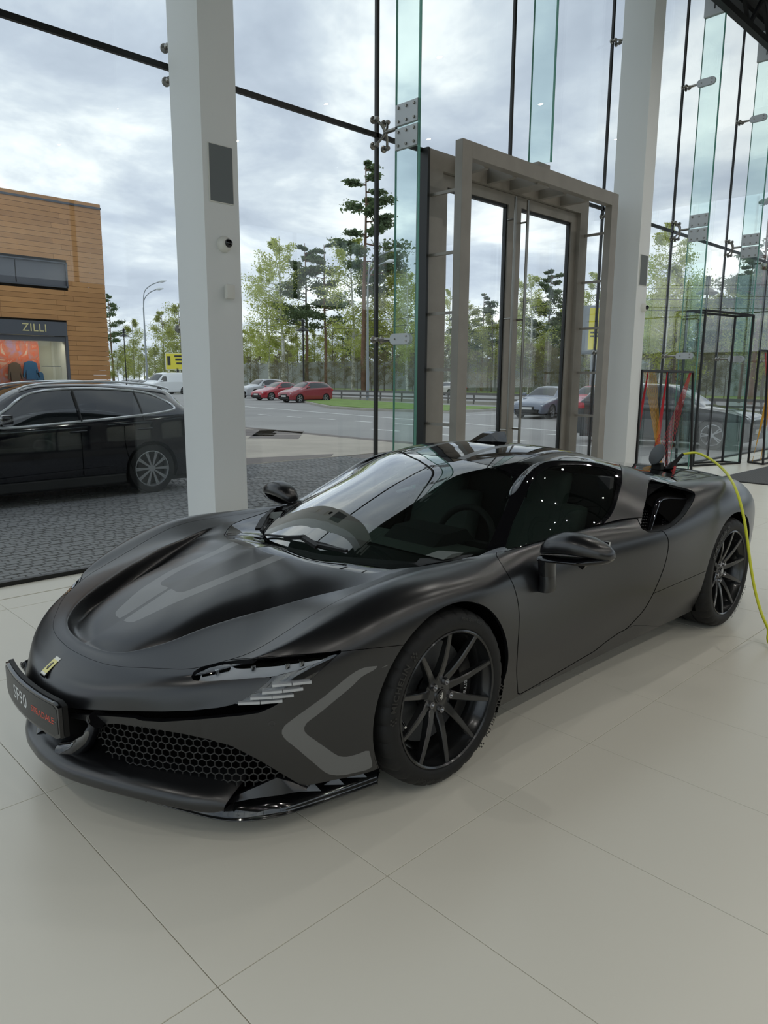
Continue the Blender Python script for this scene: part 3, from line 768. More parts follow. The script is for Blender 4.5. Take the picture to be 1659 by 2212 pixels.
# ------------------------------------------------------------------ sports car: details
mat('tyre', (0.012, 0.012, 0.012, 1), rough=0.62, spec=0.35, bump=(140, 0.05))
mat('tyre_print', (0.004, 0.004, 0.004, 1), rough=0.35, spec=0.6)
mat('rim_black', (0.011, 0.0115, 0.012, 1), rough=0.25, spec=0.6, coat=0.35, coat_rough=0.08)
mat('brake_disc', (0.10, 0.105, 0.11, 1), rough=0.4, metal=0.7)
mat('caliper_black', (0.008, 0.008, 0.008, 1), rough=0.3)
mat('print_white', (0.75, 0.75, 0.75, 1), rough=0.5)
mat('print_red', srgb(226, 92, 70), rough=0.5)
mat('carbon', (0.006, 0.0065, 0.007, 1), rough=0.08, spec=0.6, coat=0.8)
mat('mesh_wire', (0.035, 0.036, 0.037, 1), rough=0.4, spec=0.5)
mat('badge_yellow', srgb(240, 232, 150), rough=0.3)
mat('badge_white', srgb(232, 232, 222), rough=0.3)
mat('cabin_grey', srgb(92, 98, 94), rough=0.8)
mat('cabin_dark', (0.012, 0.013, 0.013, 1), rough=0.7)
mat('plug_red', srgb(176, 30, 34), rough=0.4)
mat('cable_yellow', srgb(222, 224, 62), rough=0.4)
mat('plate_face', (0.018, 0.018, 0.018, 1), rough=0.35, spec=0.5)

def text_mesh(body, size, fn, depth=0.0, spacing=1.0, bold=0.0):
    """flat lettering mapped through fn(x, y, z) -> 3-D"""
    c = bpy.data.curves.new('lettering', 'FONT'); c.body = body; c.size = size; c.align_x = 'CENTER'; c.align_y = 'CENTER'
    c.resolution_u = 3; c.extrude = max(depth, 0.0); c.space_character = spacing; c.offset = bold
    o = bpy.data.objects.new('lettering', c); COL.objects.link(o)
    dg = bpy.context.evaluated_depsgraph_get(); dg.update()
    me = bpy.data.meshes.new_from_object(o.evaluated_get(dg))
    bpy.data.objects.remove(o); bpy.data.curves.remove(c)
    bm = bmesh.new(); bm.from_mesh(me)
    bmesh.ops.subdivide_edges(bm, edges=[e for e in bm.edges if e.calc_length() > size*.25], cuts=2)
    for v in bm.verts: v.co = Vector(fn(v.co.x, v.co.y, v.co.z))
    bm.to_mesh(me); bm.free()
    return me
def lettering(name, body, size, fn, m, parent, **k):
    me = text_mesh(body, size, fn, **k); me.materials.clear(); me.materials.append(m)
    return link(name, me, parent)

# --- wheels: the part is the rim barrel, its pieces are sub-parts
def make_wheel(x, side, rad, width, yo, phase, bolt_phase, rear=False):
    """built with the outer face towards +y at y = 0, axle along y"""
    b = MB()
    b.lathe([(.236, -width + .03), (.240, -.16), (.236, -.10), (.243, -.052), (.252, -.03), (.263, -.024), (.269, -.014), (.269, -.004), (.264, -.001), (.258, -.006), (.2555, -.020), (.246, -.034), (.238, -.055), (.230, -.10), (.228, -.16), (.228, -width + .03)], 96, 'y')
    w = b.build('wheel', MATS['rim_black'], car, smooth=35)
    # tyre with shoulder grooves
    prof = [(.262, -width + .01), (rad - .03, -width - .004), (rad - .006, -width + .02), (rad, -width + .05), (rad, -width*.62), (rad - .006, -width*.615), (rad - .006, -width*.585), (rad, -width*.58), (rad, -width*.36), (rad - .006, -width*.355), (rad - .006, -width*.325), (rad, -width*.32), (rad, -.055), (rad - .0025, -.036), (rad - .008, -.020), (rad - .018, -.008), (rad - .032, -.001), (rad - .048, .003), (.282, .001), (.273, -.003), (.267, -.010), (.262, -.014)]
    b = MB(); b.lathe(prof, 150, 'y')
    k = len(prof)
    for i in range(150):
        if i % 5 == 0:
            for j in (12, 13, 14, 15):
                X0, Y0, Z0 = b.v[i*k + j]; r = math.hypot(X0, Z0); f = (r - .006)/r
                b.v[i*k + j] = (X0*f, Y0 - .001, Z0*f)
    b.build('tyre', MATS['tyre'], w, smooth=30)
    def ring(r0, a0):
        return lambda X0, Y0, Z0: ((r0 + Y0)*math.cos(a0 + X0/r0), .0042 - .0028*max(0, (Y0/.018))**2*.6 + Z0, (r0 + Y0)*math.sin(a0 + X0/r0))
    rm = (rad + .274)/2
    if not rear:
        for a0 in (R(25), R(-150)): lettering('sidewall_lettering', 'MICHELIN', .036, ring(rm + .004, a0), MATS['tyre_print'], w, spacing=1.12, bold=.0008)
        for a0 in (R(112), R(292)): lettering('sidewall_lettering', 'Pilot Sport Cup 2', .021, ring(rm + .004, a0), MATS['tyre_print'], w)
    else:
        for a0 in (R(50), R(-130)): lettering('sidewall_lettering', 'MICHELIN', .036, ring(rm + .004, a0), MATS['tyre_print'], w, spacing=1.12, bold=.0008)
    # chequer patches at the ends of the maker's name
    b = MB()
    for a0 in ((R(25), R(-150)) if not rear else (R(50), R(-130))):
        for sgn in (-1, 1):
            for ii in range(4):
                for jj in range(3):
                    if (ii + jj) % 2: continue
                    a = a0 + sgn*(.36 + ii*.022); r0 = rm - .014 + jj*.012
                    P = [((r0 + dr)*math.cos(a + da), .0047, (r0 + dr)*math.sin(a + da)) for dr, da in ((0, 0), (.010, 0), (.010, .02), (0, .02))]
                    b.add(P, [(0, 1, 2, 3)])
    b.build('sidewall_print', MATS['tyre_print'], w)
    # ten tapering spokes
    def spoke(a):
        s = MB(); sec = []
        for r, wd, y, dp in ((.052, .034, -.062, .04), (.078, .036, -.054, .038), (.105, .031, -.042, .034), (.16, .026, -.026, .030), (.215, .022, -.015, .026), (.259, .019, -.008, .022)):
            sec.append([(r, y, wd*.36), (r, y - .004, wd*.5), (r, y - dp, wd*.40), (r, y - dp, -wd*.40), (r, y - .004, -wd*.5), (r, y, -wd*.36)])
        vs = [p for q in sec for p in q]; fs = []
        for i in range(len(sec) - 1):
            for j in range(6): fs.append((i*6 + j, i*6 + (j + 1) % 6, (i + 1)*6 + (j + 1) % 6, (i + 1)*6 + j))
        fs += [tuple(range(5, -1, -1)), tuple(range((len(sec) - 1)*6, len(sec)*6))]
        s.add(vs, fs); c, q = math.cos(a), math.sin(a)
        s.xform(lambda p: (p[0]*c - p[2]*q, p[1], p[0]*q + p[2]*c))
        return s
    for k2 in range(10): spoke(R(phase + 36*k2)).build('spoke', MATS['rim_black'], w, smooth=25)
    b = MB(); b.lathe([(0, -.050), (.030, -.050), (.034, -.056), (.052, -.058), (.078, -.066), (.082, -.10), (0, -.10)], 40, 'y'); b.build('hub', MATS['rim_black'], w, smooth=30)
    b = MB(); b.lathe([(0, -.046), (.024, -.046), (.026, -.049), (.026, -.052), (0, -.052)], 28, 'y'); b.build('hub_cap', MATS['gloss_black'], w, smooth=30)
    HORSE = [(-.2,-.9),(-.1,-.35),(-.45,-.75),(-.3,-.1),(-.5,.2),(-.25,.5),(-.45,.8),(-.1,.95),(.15,.7),(.05,.4),(.3,.3),(.6,.55),(.75,.4),(.4,.1),(.45,-.2),(.85,-.1),(.8,-.6),(.6,-.35),(.3,-.45),(.25,-.95),(.05,-.95),(.1,-.4)]
    b = MB(); b.prism([(p[0]*.014, p[1]*.016) for p in HORSE], -.0462, -.0452, lambda X0, Y0, Z0: (X0, Z0, Y0)); b.build('hub_emblem', MATS['chrome'], w)
    for k2 in range(5):
        a = R(bolt_phase + 72*k2); c = MB(); c.lathe([(0, -.060), (.006, -.052), (.0095, -.046), (.0125, -.046), (.0145, -.054), (.017, -.062), (0, -.064)], 14, 'y', (.057*math.cos(a), 0, .057*math.sin(a)))
        c.build('lug_bolt', MATS['chrome'] if False else mat_bolt, w, smooth=40)
    b = MB(); b.lathe([(.075, -.115), (.200, -.115), (.200, -.149), (.075, -.149)], 64, 'y', close=True); b.build('brake_disc', MATS['brake_disc'], w, smooth=30)
    b = MB()
    a0, a1 = (R(148), R(228)) if not rear else (R(-38), R(48))
    b.lathe([(.145, -.075), (.212, -.078), (.222, -.10), (.222, -.165), (.145, -.165)], 18, 'y', close=True, arc=(a0, a1)); cal = b.build('brake_caliper', MATS['caliper_black'], w, smooth=30)
    am = (a0 + a1)/2
    me = text_mesh('Ferrari', .034, lambda X0, Y0, Z0: ((.178 + Y0)*math.cos(am + X0/.178), -.0735, (.178 + Y0)*math.sin(am + X0/.178)))
    me.materials.clear(); me.materials.append(MATS['print_white']); link('caliper_lettering', me, w)
    b = MB(); b.cyl((.225, -.02, -.04), (.205, -.055, -.037), .0045, 8); b.build('valve', MATS['chrome'], w)
    w.location = (x, yo*side, rad)
    if side < 0: w.rotation_euler = (0, 0, math.pi)
    return w
mat_bolt = mat('bolt_steel', (0.32, 0.32, 0.33, 1), rough=0.25, metal=1.0)
make_wheel(0, 1, .343, .255, .957, 18, -22); make_wheel(-2.65, 1, .3485, .315, .977, 25, -10, True)
make_wheel(0, -1, .343, .255, .957, 10, 0); make_wheel(-2.65, -1, .3485, .315, .977, 30, 0, True)
# wheel housings
for x0, z0, r in ((0, .343, .383), (-2.65, .3485, .393)):
    for s in (1, -1):
        b = MB(); n = 24; y0, y1 = s*.56, s*.925
        vs = []; 
        for i in range(n + 1):
            a = R(-28) + (math.pi + R(56))*i/n; vs += [(x0 + r*math.cos(a), y0, z0 + r*math.sin(a)), (x0 + r*math.cos(a), y1, z0 + r*math.sin(a))]
        fs = [(2*i, 2*i + 1, 2*i + 3, 2*i + 2) for i in range(n)] + [tuple(2*i for i in range(n + 1))]
        b.add(vs, fs); b.build('wheel_housing', VOID, car)
b = MB(); b.box((-2.2, -.84, .125), (-.45, .84, .15)); b.box((-3.4, -.6, .16), (-2.2, .6, .20)); b.box((-.45, -.62, .125), (.85, .62, .15)); b.build('underbody', VOID, car)

# --- front lip, splitter, intake
LIPB = [(0, 1.176, .186), (.12, 1.168, .186), (.225, 1.145, .186), (.34, 1.100, .186), (.455, 1.046, .184), (.57, .980, .178), (.645, .926, .170), (.690, .876, .160)]
def lip_rows(y, xb, zb, k):
    d = max(0, (y - .5)/.175)
    xa = xb - .20 + .05*d; za = .262 - .02*d
    return [(xa - .03, y*.93, za + .01), (xa + .05, y*.95, za - .012), (xb - .065, y*.985, zb + .047), (xb - .02, y*.998, zb + .030), (xb, y, zb + .008), (xb - .001, y, zb - .012), (xb - .016, y*.99, zb - .026), (xb - .12, y*.95, zb - .026)]
lipn = [lip_rows(y, x, z, i) for i, (y, x, z) in enumerate(LIPB)]
lipn.append([(.745, .69, .205), (.775, .70, .195), (.815, .712, .180), (.832, .716, .170), (.842, .716, .160), (.842, .714, .150), (.83, .70, .140), (.74, .66, .138)])
LIP = surface(lipn, 6, [4, 4, 4, 5, 4, 4, 3], keep=.8, wind=1)
LIP.sym().build('front_lip', SATIN, car, rim=0.006)
# end fence rising from the lip to the bumper corner
def pl(q, off):
    """point on the line of sight q that lies on the bumper plan line moved in by off"""
    py = [0, .1, .2, .3, .4, .5, .6, .7, .78, .84, .88, .91, .935, .955]; pxx = [1.17, 1.158, 1.13, 1.09, 1.04, .98, .91, .825, .73, .63, .54, .46, .36, .2]
    d = ray(*q); prev = None
    for t in np.arange(1.2, 4.5, .004):
        P = CAM + d*t
        if P[1] > .98: continue
        s = P[0] - (np.interp(P[1], py, pxx) - off)
        if prev is not None and prev*s <= 0: return P
        prev = s
    return CAM + d*3
fence_top = [(478, 1733), (505, 1722), (530, 1710), (560, 1697), (598, 1680), (628, 1690), (662, 1705)]
fence_bot = [(484, 1736), (512, 1732), (540, 1726), (570, 1722), (602, 1718), (635, 1712), (664, 1708)]
vs = []; 
for q, w_ in zip(fence_top, fence_bot): vs += [tuple(pl(q, .03)), tuple(pl(w_, .012))]
for s in (1, -1):
    b = MB(); n = len(fence_top)
    fr = [(x, y*s, z) for x, y, z in vs]; bk = [(x - .02, (y - .012)*s, z) for x, y, z in vs]
    b.add(fr + bk, [(2*i, 2*i + 1, 2*i + 3, 2*i + 2) for i in range(n - 1)] + [(2*n + 2*i, 2*n + 2*i + 2, 2*n + 2*i + 3, 2*n + 2*i + 1) for i in range(n - 1)] + [(2*i, 2*i + 2, 2*n + 2*i + 2, 2*n + 2*i) for i in range(n - 1)])
    b.build('lip_fence', SATIN, car, smooth=50)
SPLI = [(.952, .385), (.905, .50), (.876, .564), (.849, .623), (.803, .692), (.746, .743), (.690, .772), (.639, .793), (.511, .822), (.40, .845), (.295, .864)]
spl = [[(x - .10, y - .09, .142), (x - .035, y - .03, .138), (x - .006, y - .006, .105), (x, y, .088), (x - .004, y - .003, .078), (x - .10, y - .09, .078)] for x, y in SPLI]
spl = [[(p[0], p[1], p[2] if i < 7 else p[2] - (.014 if p[2] > .12 else 0)) for p in row] for i, row in enumerate(spl)]
sp_ = surface(spl, 5, 4, keep=.8, wind=1)
for t in (sp_, sp_.mirror()): t.build('splitter', MATS['carbon'], car, rim=.004)
for s in (1, -1):
    for x, y in ((.545, .80), (.46, .825), (.37, .845)):
        b = MB(); b.add([(x + .03, s*(y - .03), .125), (x - .025, s*(y + .018), .125), (x - .02, s*(y - .035), .125), (x - .012, s*(y - .008), .150)], [(0, 1, 3), (1, 2, 3), (2, 0, 3), (0, 2, 1)]); b.build('vortex_fin', MATS['carbon'], car)
# dark cavity behind the grilles and the hexagon net
cav = []
for y, x, z in LIPB: cav.append((x - .26, y*.95))
b = MB(); pts = [(x, y) for x, y in cav] + [(.62, .74), (.50, .80)]
for s in (1, -1):
    n = len(pts); b.add([(x, s*y, .12) for x, y in pts] + [(x, s*y, .44) for x, y in pts], [(i, i + 1, n + i + 1, n + i) for i in range(n - 1)])
b.build('intake_cavity', VOID, car)
b = MB(); ptt = [(1.10, 0), (1.05, .2), (.97, .4), (.86, .58), (.72, .72), (.5, .8), (.4, .5), (.6, 0)]
for s in (1, -1): b.add([(x, y*s, .432) for x, y in ptt], [tuple(range(len(ptt)))])
b.build('intake_roof', VOID, car)
GR_POLY = [(205, 1560), (250, 1560), (320, 1569), (400, 1583), (450, 1594), (500, 1607), (560, 1639), (625, 1680), (600, 1681), (532, 1699), (480, 1692), (400, 1676), (300, 1657), (228, 1627), (215, 1600)]
py_ = np.array([0, .1, .2, .3, .4, .5, .6, .7, .78, .84]); px_ = np.array([1.17, 1.158, 1.13, 1.09, 1.04, .98, .91, .825, .73, .63]) - .045
yy = np.linspace(0, .84, 200); xx = np.interp(yy, py_, px_)
k3 = np.ones(15)/15; xx = np.convolve(np.pad(xx, 7, mode='edge'), k3, 'valid')
arc_ = np.r_[0, np.cumsum(np.hypot(np.diff(xx), np.diff(yy)))]
def net_pt(s, z): return (np.interp(s, arc_, xx) - (z - .3)*-.25*0, np.interp(s, arc_, yy), z)
def hexnet(name, cell, smin, smax, zmin, zmax, fn, clip, wire, parent, mirror=True):
    b = MB(); dx = cell; dz = cell*.82; seen = set()
    def node(i, j, k): # flat-top honeycomb vertices
        return None
    rows = int((zmax - zmin)/(dz)) + 2; cols = int((smax - smin)/dx) + 2
    segs = []
    for j in range(rows):
        for i in range(cols):
            cx = smin + (i + (.5 if j % 2 else 0))*dx; cz = zmin + j*dz
            P = [(cx, cz + dz*.66), (cx + dx*.5, cz + dz*.34), (cx + dx*.5, cz - dz*.34), (cx, cz - dz*.66)]
            segs += [(P[0], P[1]), (P[1], P[2]), (P[2], P[3])]
    for a, c in segs:
        A, Bp = np.array(fn(*a)), np.array(fn(*c)); m = to_px(((A + Bp)/2)[None])
        if poly_sd(m, clip)[0] < 0: continue
        for s in ((1, -1) if mirror else (1,)): b.bar((A[0], A[1]*s, A[2]), (Bp[0], Bp[1]*s, Bp[2]), wire, wire*1.6)
    o = b.build(name, MATS['mesh_wire'], parent); tag(o, kind='stuff'); return o
hexnet('grille_net', .0285, .12, .95, .16, .43, net_pt, GR_POLY, .0022, car)

# central intake: gloss pillars, tray, sensors
for s in (1, -1):
    b = MB(); b.tube([(1.082, .335*s, .412), (1.072, .285*s, .365), (1.070, .225*s, .300), (1.085, .150*s, .232), (1.105, .09*s, .195)], [.030, .026, .027, .036, .050], 14); b.build('duct_pillar', GLOSS, car, smooth=60)
b = MB(); b.prism([(1.128, 0), (1.118, .10), (1.085, .20), (1.04, .27), (.93, .25), (.93, -.25), (1.04, -.27), (1.085, -.20), (1.118, -.10)], .172, .196); b.build('intake_tray', GLOSS, car)
b = MB(); b.box((.90, -.32, .19), (.92, .32, .42)); b.build('intake_back', VOID, car)
b = MB(); b.box((1.05, -.075, .195), (1.10, -.035, .235), bev=.006); b.lathe([(0, .0), (.012, 0), (.014, .006), (.014, .03)], 14, 'x', (1.10, -.055, .214)); b.build('radar_unit', TRIM, car)
bl = MB(); bl.box((.0, 0, 0), (.001, .001, .001))

def surf_hit(tm, q):
    """nearest front-facing point of a trimmed surface on a line of sight: position, normal"""
    P = tm.px(); V = tm.V; view = V[:, :3] - CAM
    ok = (V[:, 5:8]*view).sum(1) < 0
    d = np.hypot(P[:, 0] - q[0], P[:, 1] - q[1]) + np.where(ok, 0, 1e6)
    i = np.argsort(d)[:4]; w = 1/(d[i] + .3); w /= w.sum()
    p = (V[i, :3]*w[:, None]).sum(0); n = (V[i, 5:8]*w[:, None]).sum(0); n /= np.linalg.norm(n)
    r = ray(*q); t = ((p - CAM) @ n)/(r @ n)
    return CAM + r*t, n
def ring_on(name, tm, q, r, m, parent, mirror=False):
    p, n = surf_hit(tm, q); n = Vector(n); p = Vector(p)
    t = n.cross(Vector((0, 0, 1))).normalized(); u = n.cross(t)
    for s in ((1, -1) if mirror else (1,)):
        b = MB(); k = 24; vs = []
        for rr, h in ((r, .0), (r*.97, .0012), (r*.82, .0012), (r*.80, 0.0)):
            for i in range(k):
                a = 2*math.pi*i/k; v = p + t*(rr*math.cos(a)) + u*(rr*math.sin(a)) + n*h; vs.append((v.x, v.y*s, v.z))
        fs = [(j*k + i, j*k + (i + 1) % k, (j + 1)*k + (i + 1) % k, (j + 1)*k + i) for j in range(3) for i in range(k)]
        b.add(vs, fs); b.build(name, m, parent)
mat('sensor_ring', (0.05, 0.05, 0.05, 1), rough=.4)
ring_on('parking_sensor', bumper_h, (587, 1563), .0105, MATS['sensor_ring'], car, True)
for s in (1, -1):
    b = MB(); b.lathe([(.010, 0), (.0125, .003), (.013, 0)], 20, 'x', (1.108, .322*s, .412)); b.build('parking_sensor', MATS['sensor_ring'], car)
# bonnet badge
def badge_pt(u, v):
    """u across the car, v along the nose (metres from the badge centre)"""
    x = 1.107 - .80*v; z = .5065 + .60*v - 1.3*v*v - 1.4*u*u
    return (x, u, z)
bd = empty('badge', (0, 0, 0), parent=car); tag(bd, 'yellow shield badge with a dark rearing horse')
def slab(poly, h0, h1): 
    return [badge_pt(*p)[:2] + (badge_pt(*p)[2] + h,) for h in (h0, h1) for p in poly]
def badge_part(name, poly, h0, h1, m):
    n = len(poly); b = MB(); b.add(slab(poly, h0, h1), [tuple(range(n - 1, -1, -1)), tuple(range(n, 2*n))] + [(i, (i + 1) % n, n + (i + 1) % n, n + i) for i in range(n)]); b.build(name, m, bd)
rr_ = lambda w, h, v0: [(-w, v0 - h), (w, v0 - h), (w, v0 + h), (-w, v0 + h)]
badge_part('badge_rim', rr_(.0215, .040, 0), -.006, .0022, MATS['gloss_black'])
badge_part('badge_field', rr_(.019, .0375, 0), -.004, .003, MATS['badge_white'])
badge_part('badge_shield', rr_(.019, .027, -.003), -.004, .0034, MATS['badge_yellow'])
badge_part('badge_horse', [(-p[0]*.011, p[1]*.017 - .003) for p in [(-.2,-.9),(-.1,-.35),(-.45,-.75),(-.3,-.1),(-.5,.2),(-.25,.5),(-.45,.8),(-.1,.95),(.15,.7),(.05,.4),(.3,.3),(.6,.55),(.75,.4),(.4,.1),(.45,-.2),(.85,-.1),(.8,-.6),(.6,-.35),(.3,-.45),(.25,-.95),(.05,-.95),(.1,-.4)]], .001, .0042, MATS['gloss_black'])
# show plate
def plate_x(y): return 1.206 - .026*(y/.27)**2
pe = empty('show_plate', (0, 0, 0), parent=car); tag(pe, 'curved black show plate with grey and red lettering')
def plate(name, w, z0, z1, x0, x1, m, rnd_=.012, wall=None):
    b = MB(); n = 24; ys = np.linspace(-w, w, n + 1); vs = []
    for y in ys:
        e = min(1, (w - abs(y))/rnd_); c = rnd_*(1 - math.sqrt(max(0, 1 - (1 - e)**2)))
        for x, z in ((x0, z0 + c), (x1, z0 + c), (x1, z1 - c), (x0, z1 - c)): vs.append((plate_x(y) + x, y, z))
    fs = [(4*i + j, 4*i + (j + 1) % 4, 4*i + 4 + (j + 1) % 4, 4*i + 4 + j) for i in range(n) for j in range(4)] + [(0, 1, 2, 3), (4*n + 3, 4*n + 2, 4*n + 1, 4*n)]
    b.add(vs, fs); return b.build(name, m, pe, smooth=40)
plate('plate_holder', .272, .340, .474, -.026, -.010, TRIM); plate('plate_rim', .268, .343, .470, -.009, .003, MATS['gloss_black']); plate('plate_face', .259, .352, .461, -.006, .0042, MATS['plate_face'])
fp_ = lambda y0, z0: (lambda X0, Y0, Z0: (plate_x(y0 + X0) + .0048, y0 + X0, z0 + Y0))
lettering('plate_lettering', 'SF90', .074, fp_(-.034, .407), mat('print_grey', srgb(222, 224, 224), rough=.4), pe, spacing=1.05)
lettering('plate_lettering', 'STRADALE', .033, fp_(.158, .404), MATS['print_red'], pe, spacing=1.05)
b = MB(); b.lathe([(0, .0052), (.003, .0052), (.003, .004)], 10, 'x', (plate_x(.248), .248, .405)); b.build('plate_screw', GLOSS, pe)
b = MB(); b.box((1.09, -.06, .38), (1.20, .06, .42)); b.build('plate_bracket', TRIM, pe)

# --- headlamps
LENS = [(418,1470),(416,1462),(424,1454),(452,1441),(482,1434),(524,1432),(600,1430),(700,1419),(728,1413),(732,1416),(715,1432),(696,1448),(678,1464),(658,1480),(640,1493),(625,1505),(612,1513),(590,1516),(560,1519),(512,1521),(505,1521),(545,1494),(575,1472),(592,1460),(560,1463),(500,1468.5),(450,1471.5)]
lens_h, _ = opening.split_poly(LENS)
BACK = [(424,1466),(430,1455),(455,1445),(485,1440),(524,1440),(600,1436),(700,1424),(722,1418),(640,1450),(598,1458),(560,1462),(500,1467)]
back_h, _ = opening.split_poly(BACK)
SIDEB = [(600,1457),(640,1449),(722,1418),(700,1442),(680,1461),(668,1472),(640,1473),(585,1473)]
dark_h, _ = opening.split_poly(SIDEB)
for t in ('', 'm'):
    f = (lambda a: a.mirror()) if t else (lambda a: a)
    hl = empty('headlamp', (0, 0, 0), parent=car)
    f(lens_h.offset(-.003)).build('lens', MATS['lens_glass'], hl)
    f(back_h.offset(-.022)).build('reflector_sky_sheen', MATS['lamp_silver'], hl, rim=.01)  # lamp back; its pale grey stands in for sky reflected in the lens
    f(dark_h.offset(-.012)).build('lamp_shroud', GLOSS, hl)
    sg = -1 if t else 1
    for a, c in (((588,1478),(672,1471)), ((566,1494),(654,1486)), ((541,1506),(634,1500)), ((515,1517),(610,1512))):
        b = MB(); A, na = surf_hit(opening, a); B2, nb_ = surf_hit(opening, c); A = A - na*.006; B2 = B2 - nb_*.006
        mid = (A + B2)/2 + (na + nb_)/2*.006
        pts = [np.array([p[0], p[1]*sg, p[2]]) for p in (A, mid, B2)]
        for u, v in zip(pts[:-1], pts[1:]): b.bar(u, v, .03, .0085)
        b.build('lamp_fin', MATS['lamp_silver'], hl)
    for q in ((466,1446),(545,1440),(620,1437),(652,1432)):
        p, n = surf_hit(opening, q); p = p - n*.014
        b = MB(); b.box((p[0] - .008, p[1]*sg - .004, p[2] - .010), (p[0] + .008, p[1]*sg + .004, p[2] + .008), bev=.002); b.build('lamp_element', MATS['chrome'], hl)

# --- mirrors
def mirror(sg):
    m = empty('door_mirror', (0, 0, 0), parent=car)
    sec = []
    for y, cx, cz, hx, hz in ((.895, -.675, .800, .022, .016), (.905, -.672, .808, .042, .034), (.94, -.668, .826, .062, .052), (1.0, -.668, .842, .074, .060), (1.06, -.672, .846, .076, .059), (1.12, -.680, .842, .070, .052), (1.17, -.690, .834, .058, .040), (1.198, -.700, .826, .040, .024), (1.206, -.706, .820, .020, .010)):
        ring = []
        for k in range(20):
            a = 2*math.pi*k/20; c, s = math.cos(a), math.sin(a)
            ring.append((cx + hx*math.copysign(abs(c)**.8, c), y, cz + (hz if s > 0 else hz*.55)*math.copysign(abs(s)**.85, s)))
        sec.append(ring)
    def skin(b, sec, cap=True):
        n = len(sec[0]); vs = [(p[0], p[1]*sg, p[2]) for r in sec for p in r]; fs = [(i*n + j, i*n + (j + 1) % n, (i + 1)*n + (j + 1) % n, (i + 1)*n + j) for i in range(len(sec) - 1) for j in range(n)]
        if cap: fs += [tuple(range(n)), tuple(range((len(sec) - 1)*n, len(sec)*n))]
        b.add(vs, fs); return b
    skin(MB(), sec).build('mirror_cap', SATIN, m, smooth=60)
    sec2 = []
    for y, cx, cz, hx, hz in ((.893, -.665, .770, .040, .014), (.93, -.668, .772, .052, .016), (1.0, -.672, .780, .060, .014), (1.08, -.678, .788, .064, .016), (1.14, -.686, .800, .060, .020), (1.18, -.695, .808, .048, .018), (1.20, -.702, .812, .026, .010)):
        sec2.append([(cx + hx*math.cos(2*math.pi*k/16), y, cz + hz*math.sin(2*math.pi*k/16)) for k in range(16)])
    skin(MB(), sec2).build('mirror_arm', GLOSS, m, smooth=60)
    st = []
    for z, y, hx, hy in ((.775, .925, .042, .034), (.74, .925, .040, .032), (.70, .93, .038, .030), (.655, .935, .040, .032), (.63, .925, .042, .034)):
        st.append([(-.660 + hx*math.copysign(abs(math.cos(t))**.7, math.cos(t)), y + hy*math.copysign(abs(math.sin(t))**.7, math.sin(t)), z) for t in [2*math.pi*k/16 for k in range(16)]])
    skin(MB(), st[:3]).build('mirror_stem', GLOSS, m, smooth=50); skin(MB(), st[2:]).build('mirror_foot', SATIN, m, smooth=50)
    b = MB(); b.box((-.735, 1.0*sg, .81), (-.742, 1.17*sg, .875)); b.build('mirror_glass', MATS['chrome'], m)
    b = MB(); b.add([(-.66, 1.06*sg, .775), (-.66, 1.11*sg, .778), (-.70, 1.11*sg, .778), (-.70, 1.06*sg, .775), (-.675, 1.088*sg, .752)], [(0, 1, 4), (1, 2, 4), (2, 3, 4), (3, 0, 4), (0, 3, 2, 1)]); b.build('mirror_camera', GLOSS, m)
mirror(1); mirror(-1)

# --- wipers, cowl recess
wsf = ws_h.sym()
def on_ws(q, h): 
    p, n = surf_hit(wsf, q); return p + n*h
b = MB(); b.tube([on_ws((575, 1160), .012), on_ws((640, 1166), .014), on_ws((700, 1180), .014), on_ws((752, 1196), .012)], .006, 6); wp = b.build('wiper', TRIM, car)
b = MB(); b.bar(on_ws((622, 1170), .022), on_ws((660, 1172), .03), .035, .016); b.bar(on_ws((655, 1170), .03), on_ws((690, 1190), .022), .03, .014); b.bar(on_ws((690, 1186), .022), on_ws((750, 1197), .018), .022, .012); b.build('wiper_arm', TRIM, wp)
b = MB(); b.tube([on_ws((566, 1151), .012), on_ws((582, 1125), .014), on_ws((594, 1104), .012)], .006, 6); wp2 = b.build('wiper', TRIM, car)
b = MB(); b.bar(on_ws((562, 1150), .02), on_ws((577, 1130), .03), .03, .014); b.bar(on_ws((577, 1130), .03), on_ws((592, 1107), .02), .02, .012); b.build('wiper_arm', TRIM, wp2)
b = MB(); pts = [(.20, 0), (.18, .22), (.11, .40), (0, .56), (-.13, .655), (-.40, .72), (-.44, .60), (-.30, .55), (-.18, .43), (-.06, .2), (-.03, 0)]
pts = pts + [(x, -y) for x, y in reversed(pts[1:-1])]
b.add([(x, y, .735) for x, y in pts], [tuple(range(len(pts)))]); b.build('cowl_recess', VOID, car)

# --- roof camera pod
b = MB(); sec = [(-1.18, .012, .0), (-1.24, .030, .016), (-1.36, .045, .052), (-1.42, .048, .060), (-1.50, .048, .058), (-1.505, .04, .02)]
vs = []
for x, w_, h in sec: vs += [(x, -w_, 1.165), (x, -w_*.7, 1.170 + h), (x, w_*.7, 1.170 + h), (x, w_, 1.165)]
n = len(sec); b.add(vs, [(4*i + j, 4*i + (j + 1) % 4, 4*i + 4 + (j + 1) % 4, 4*i + 4 + j) for i in range(n - 1) for j in range(4)] + [(0, 1, 2, 3), tuple(4*(n - 1) + j for j in (3, 2, 1, 0))]); 
b.xform(lambda p: (p[0] - .13, p[1] - .07, p[2] - .004)); b.build('roof_fin', GLOSS, car)

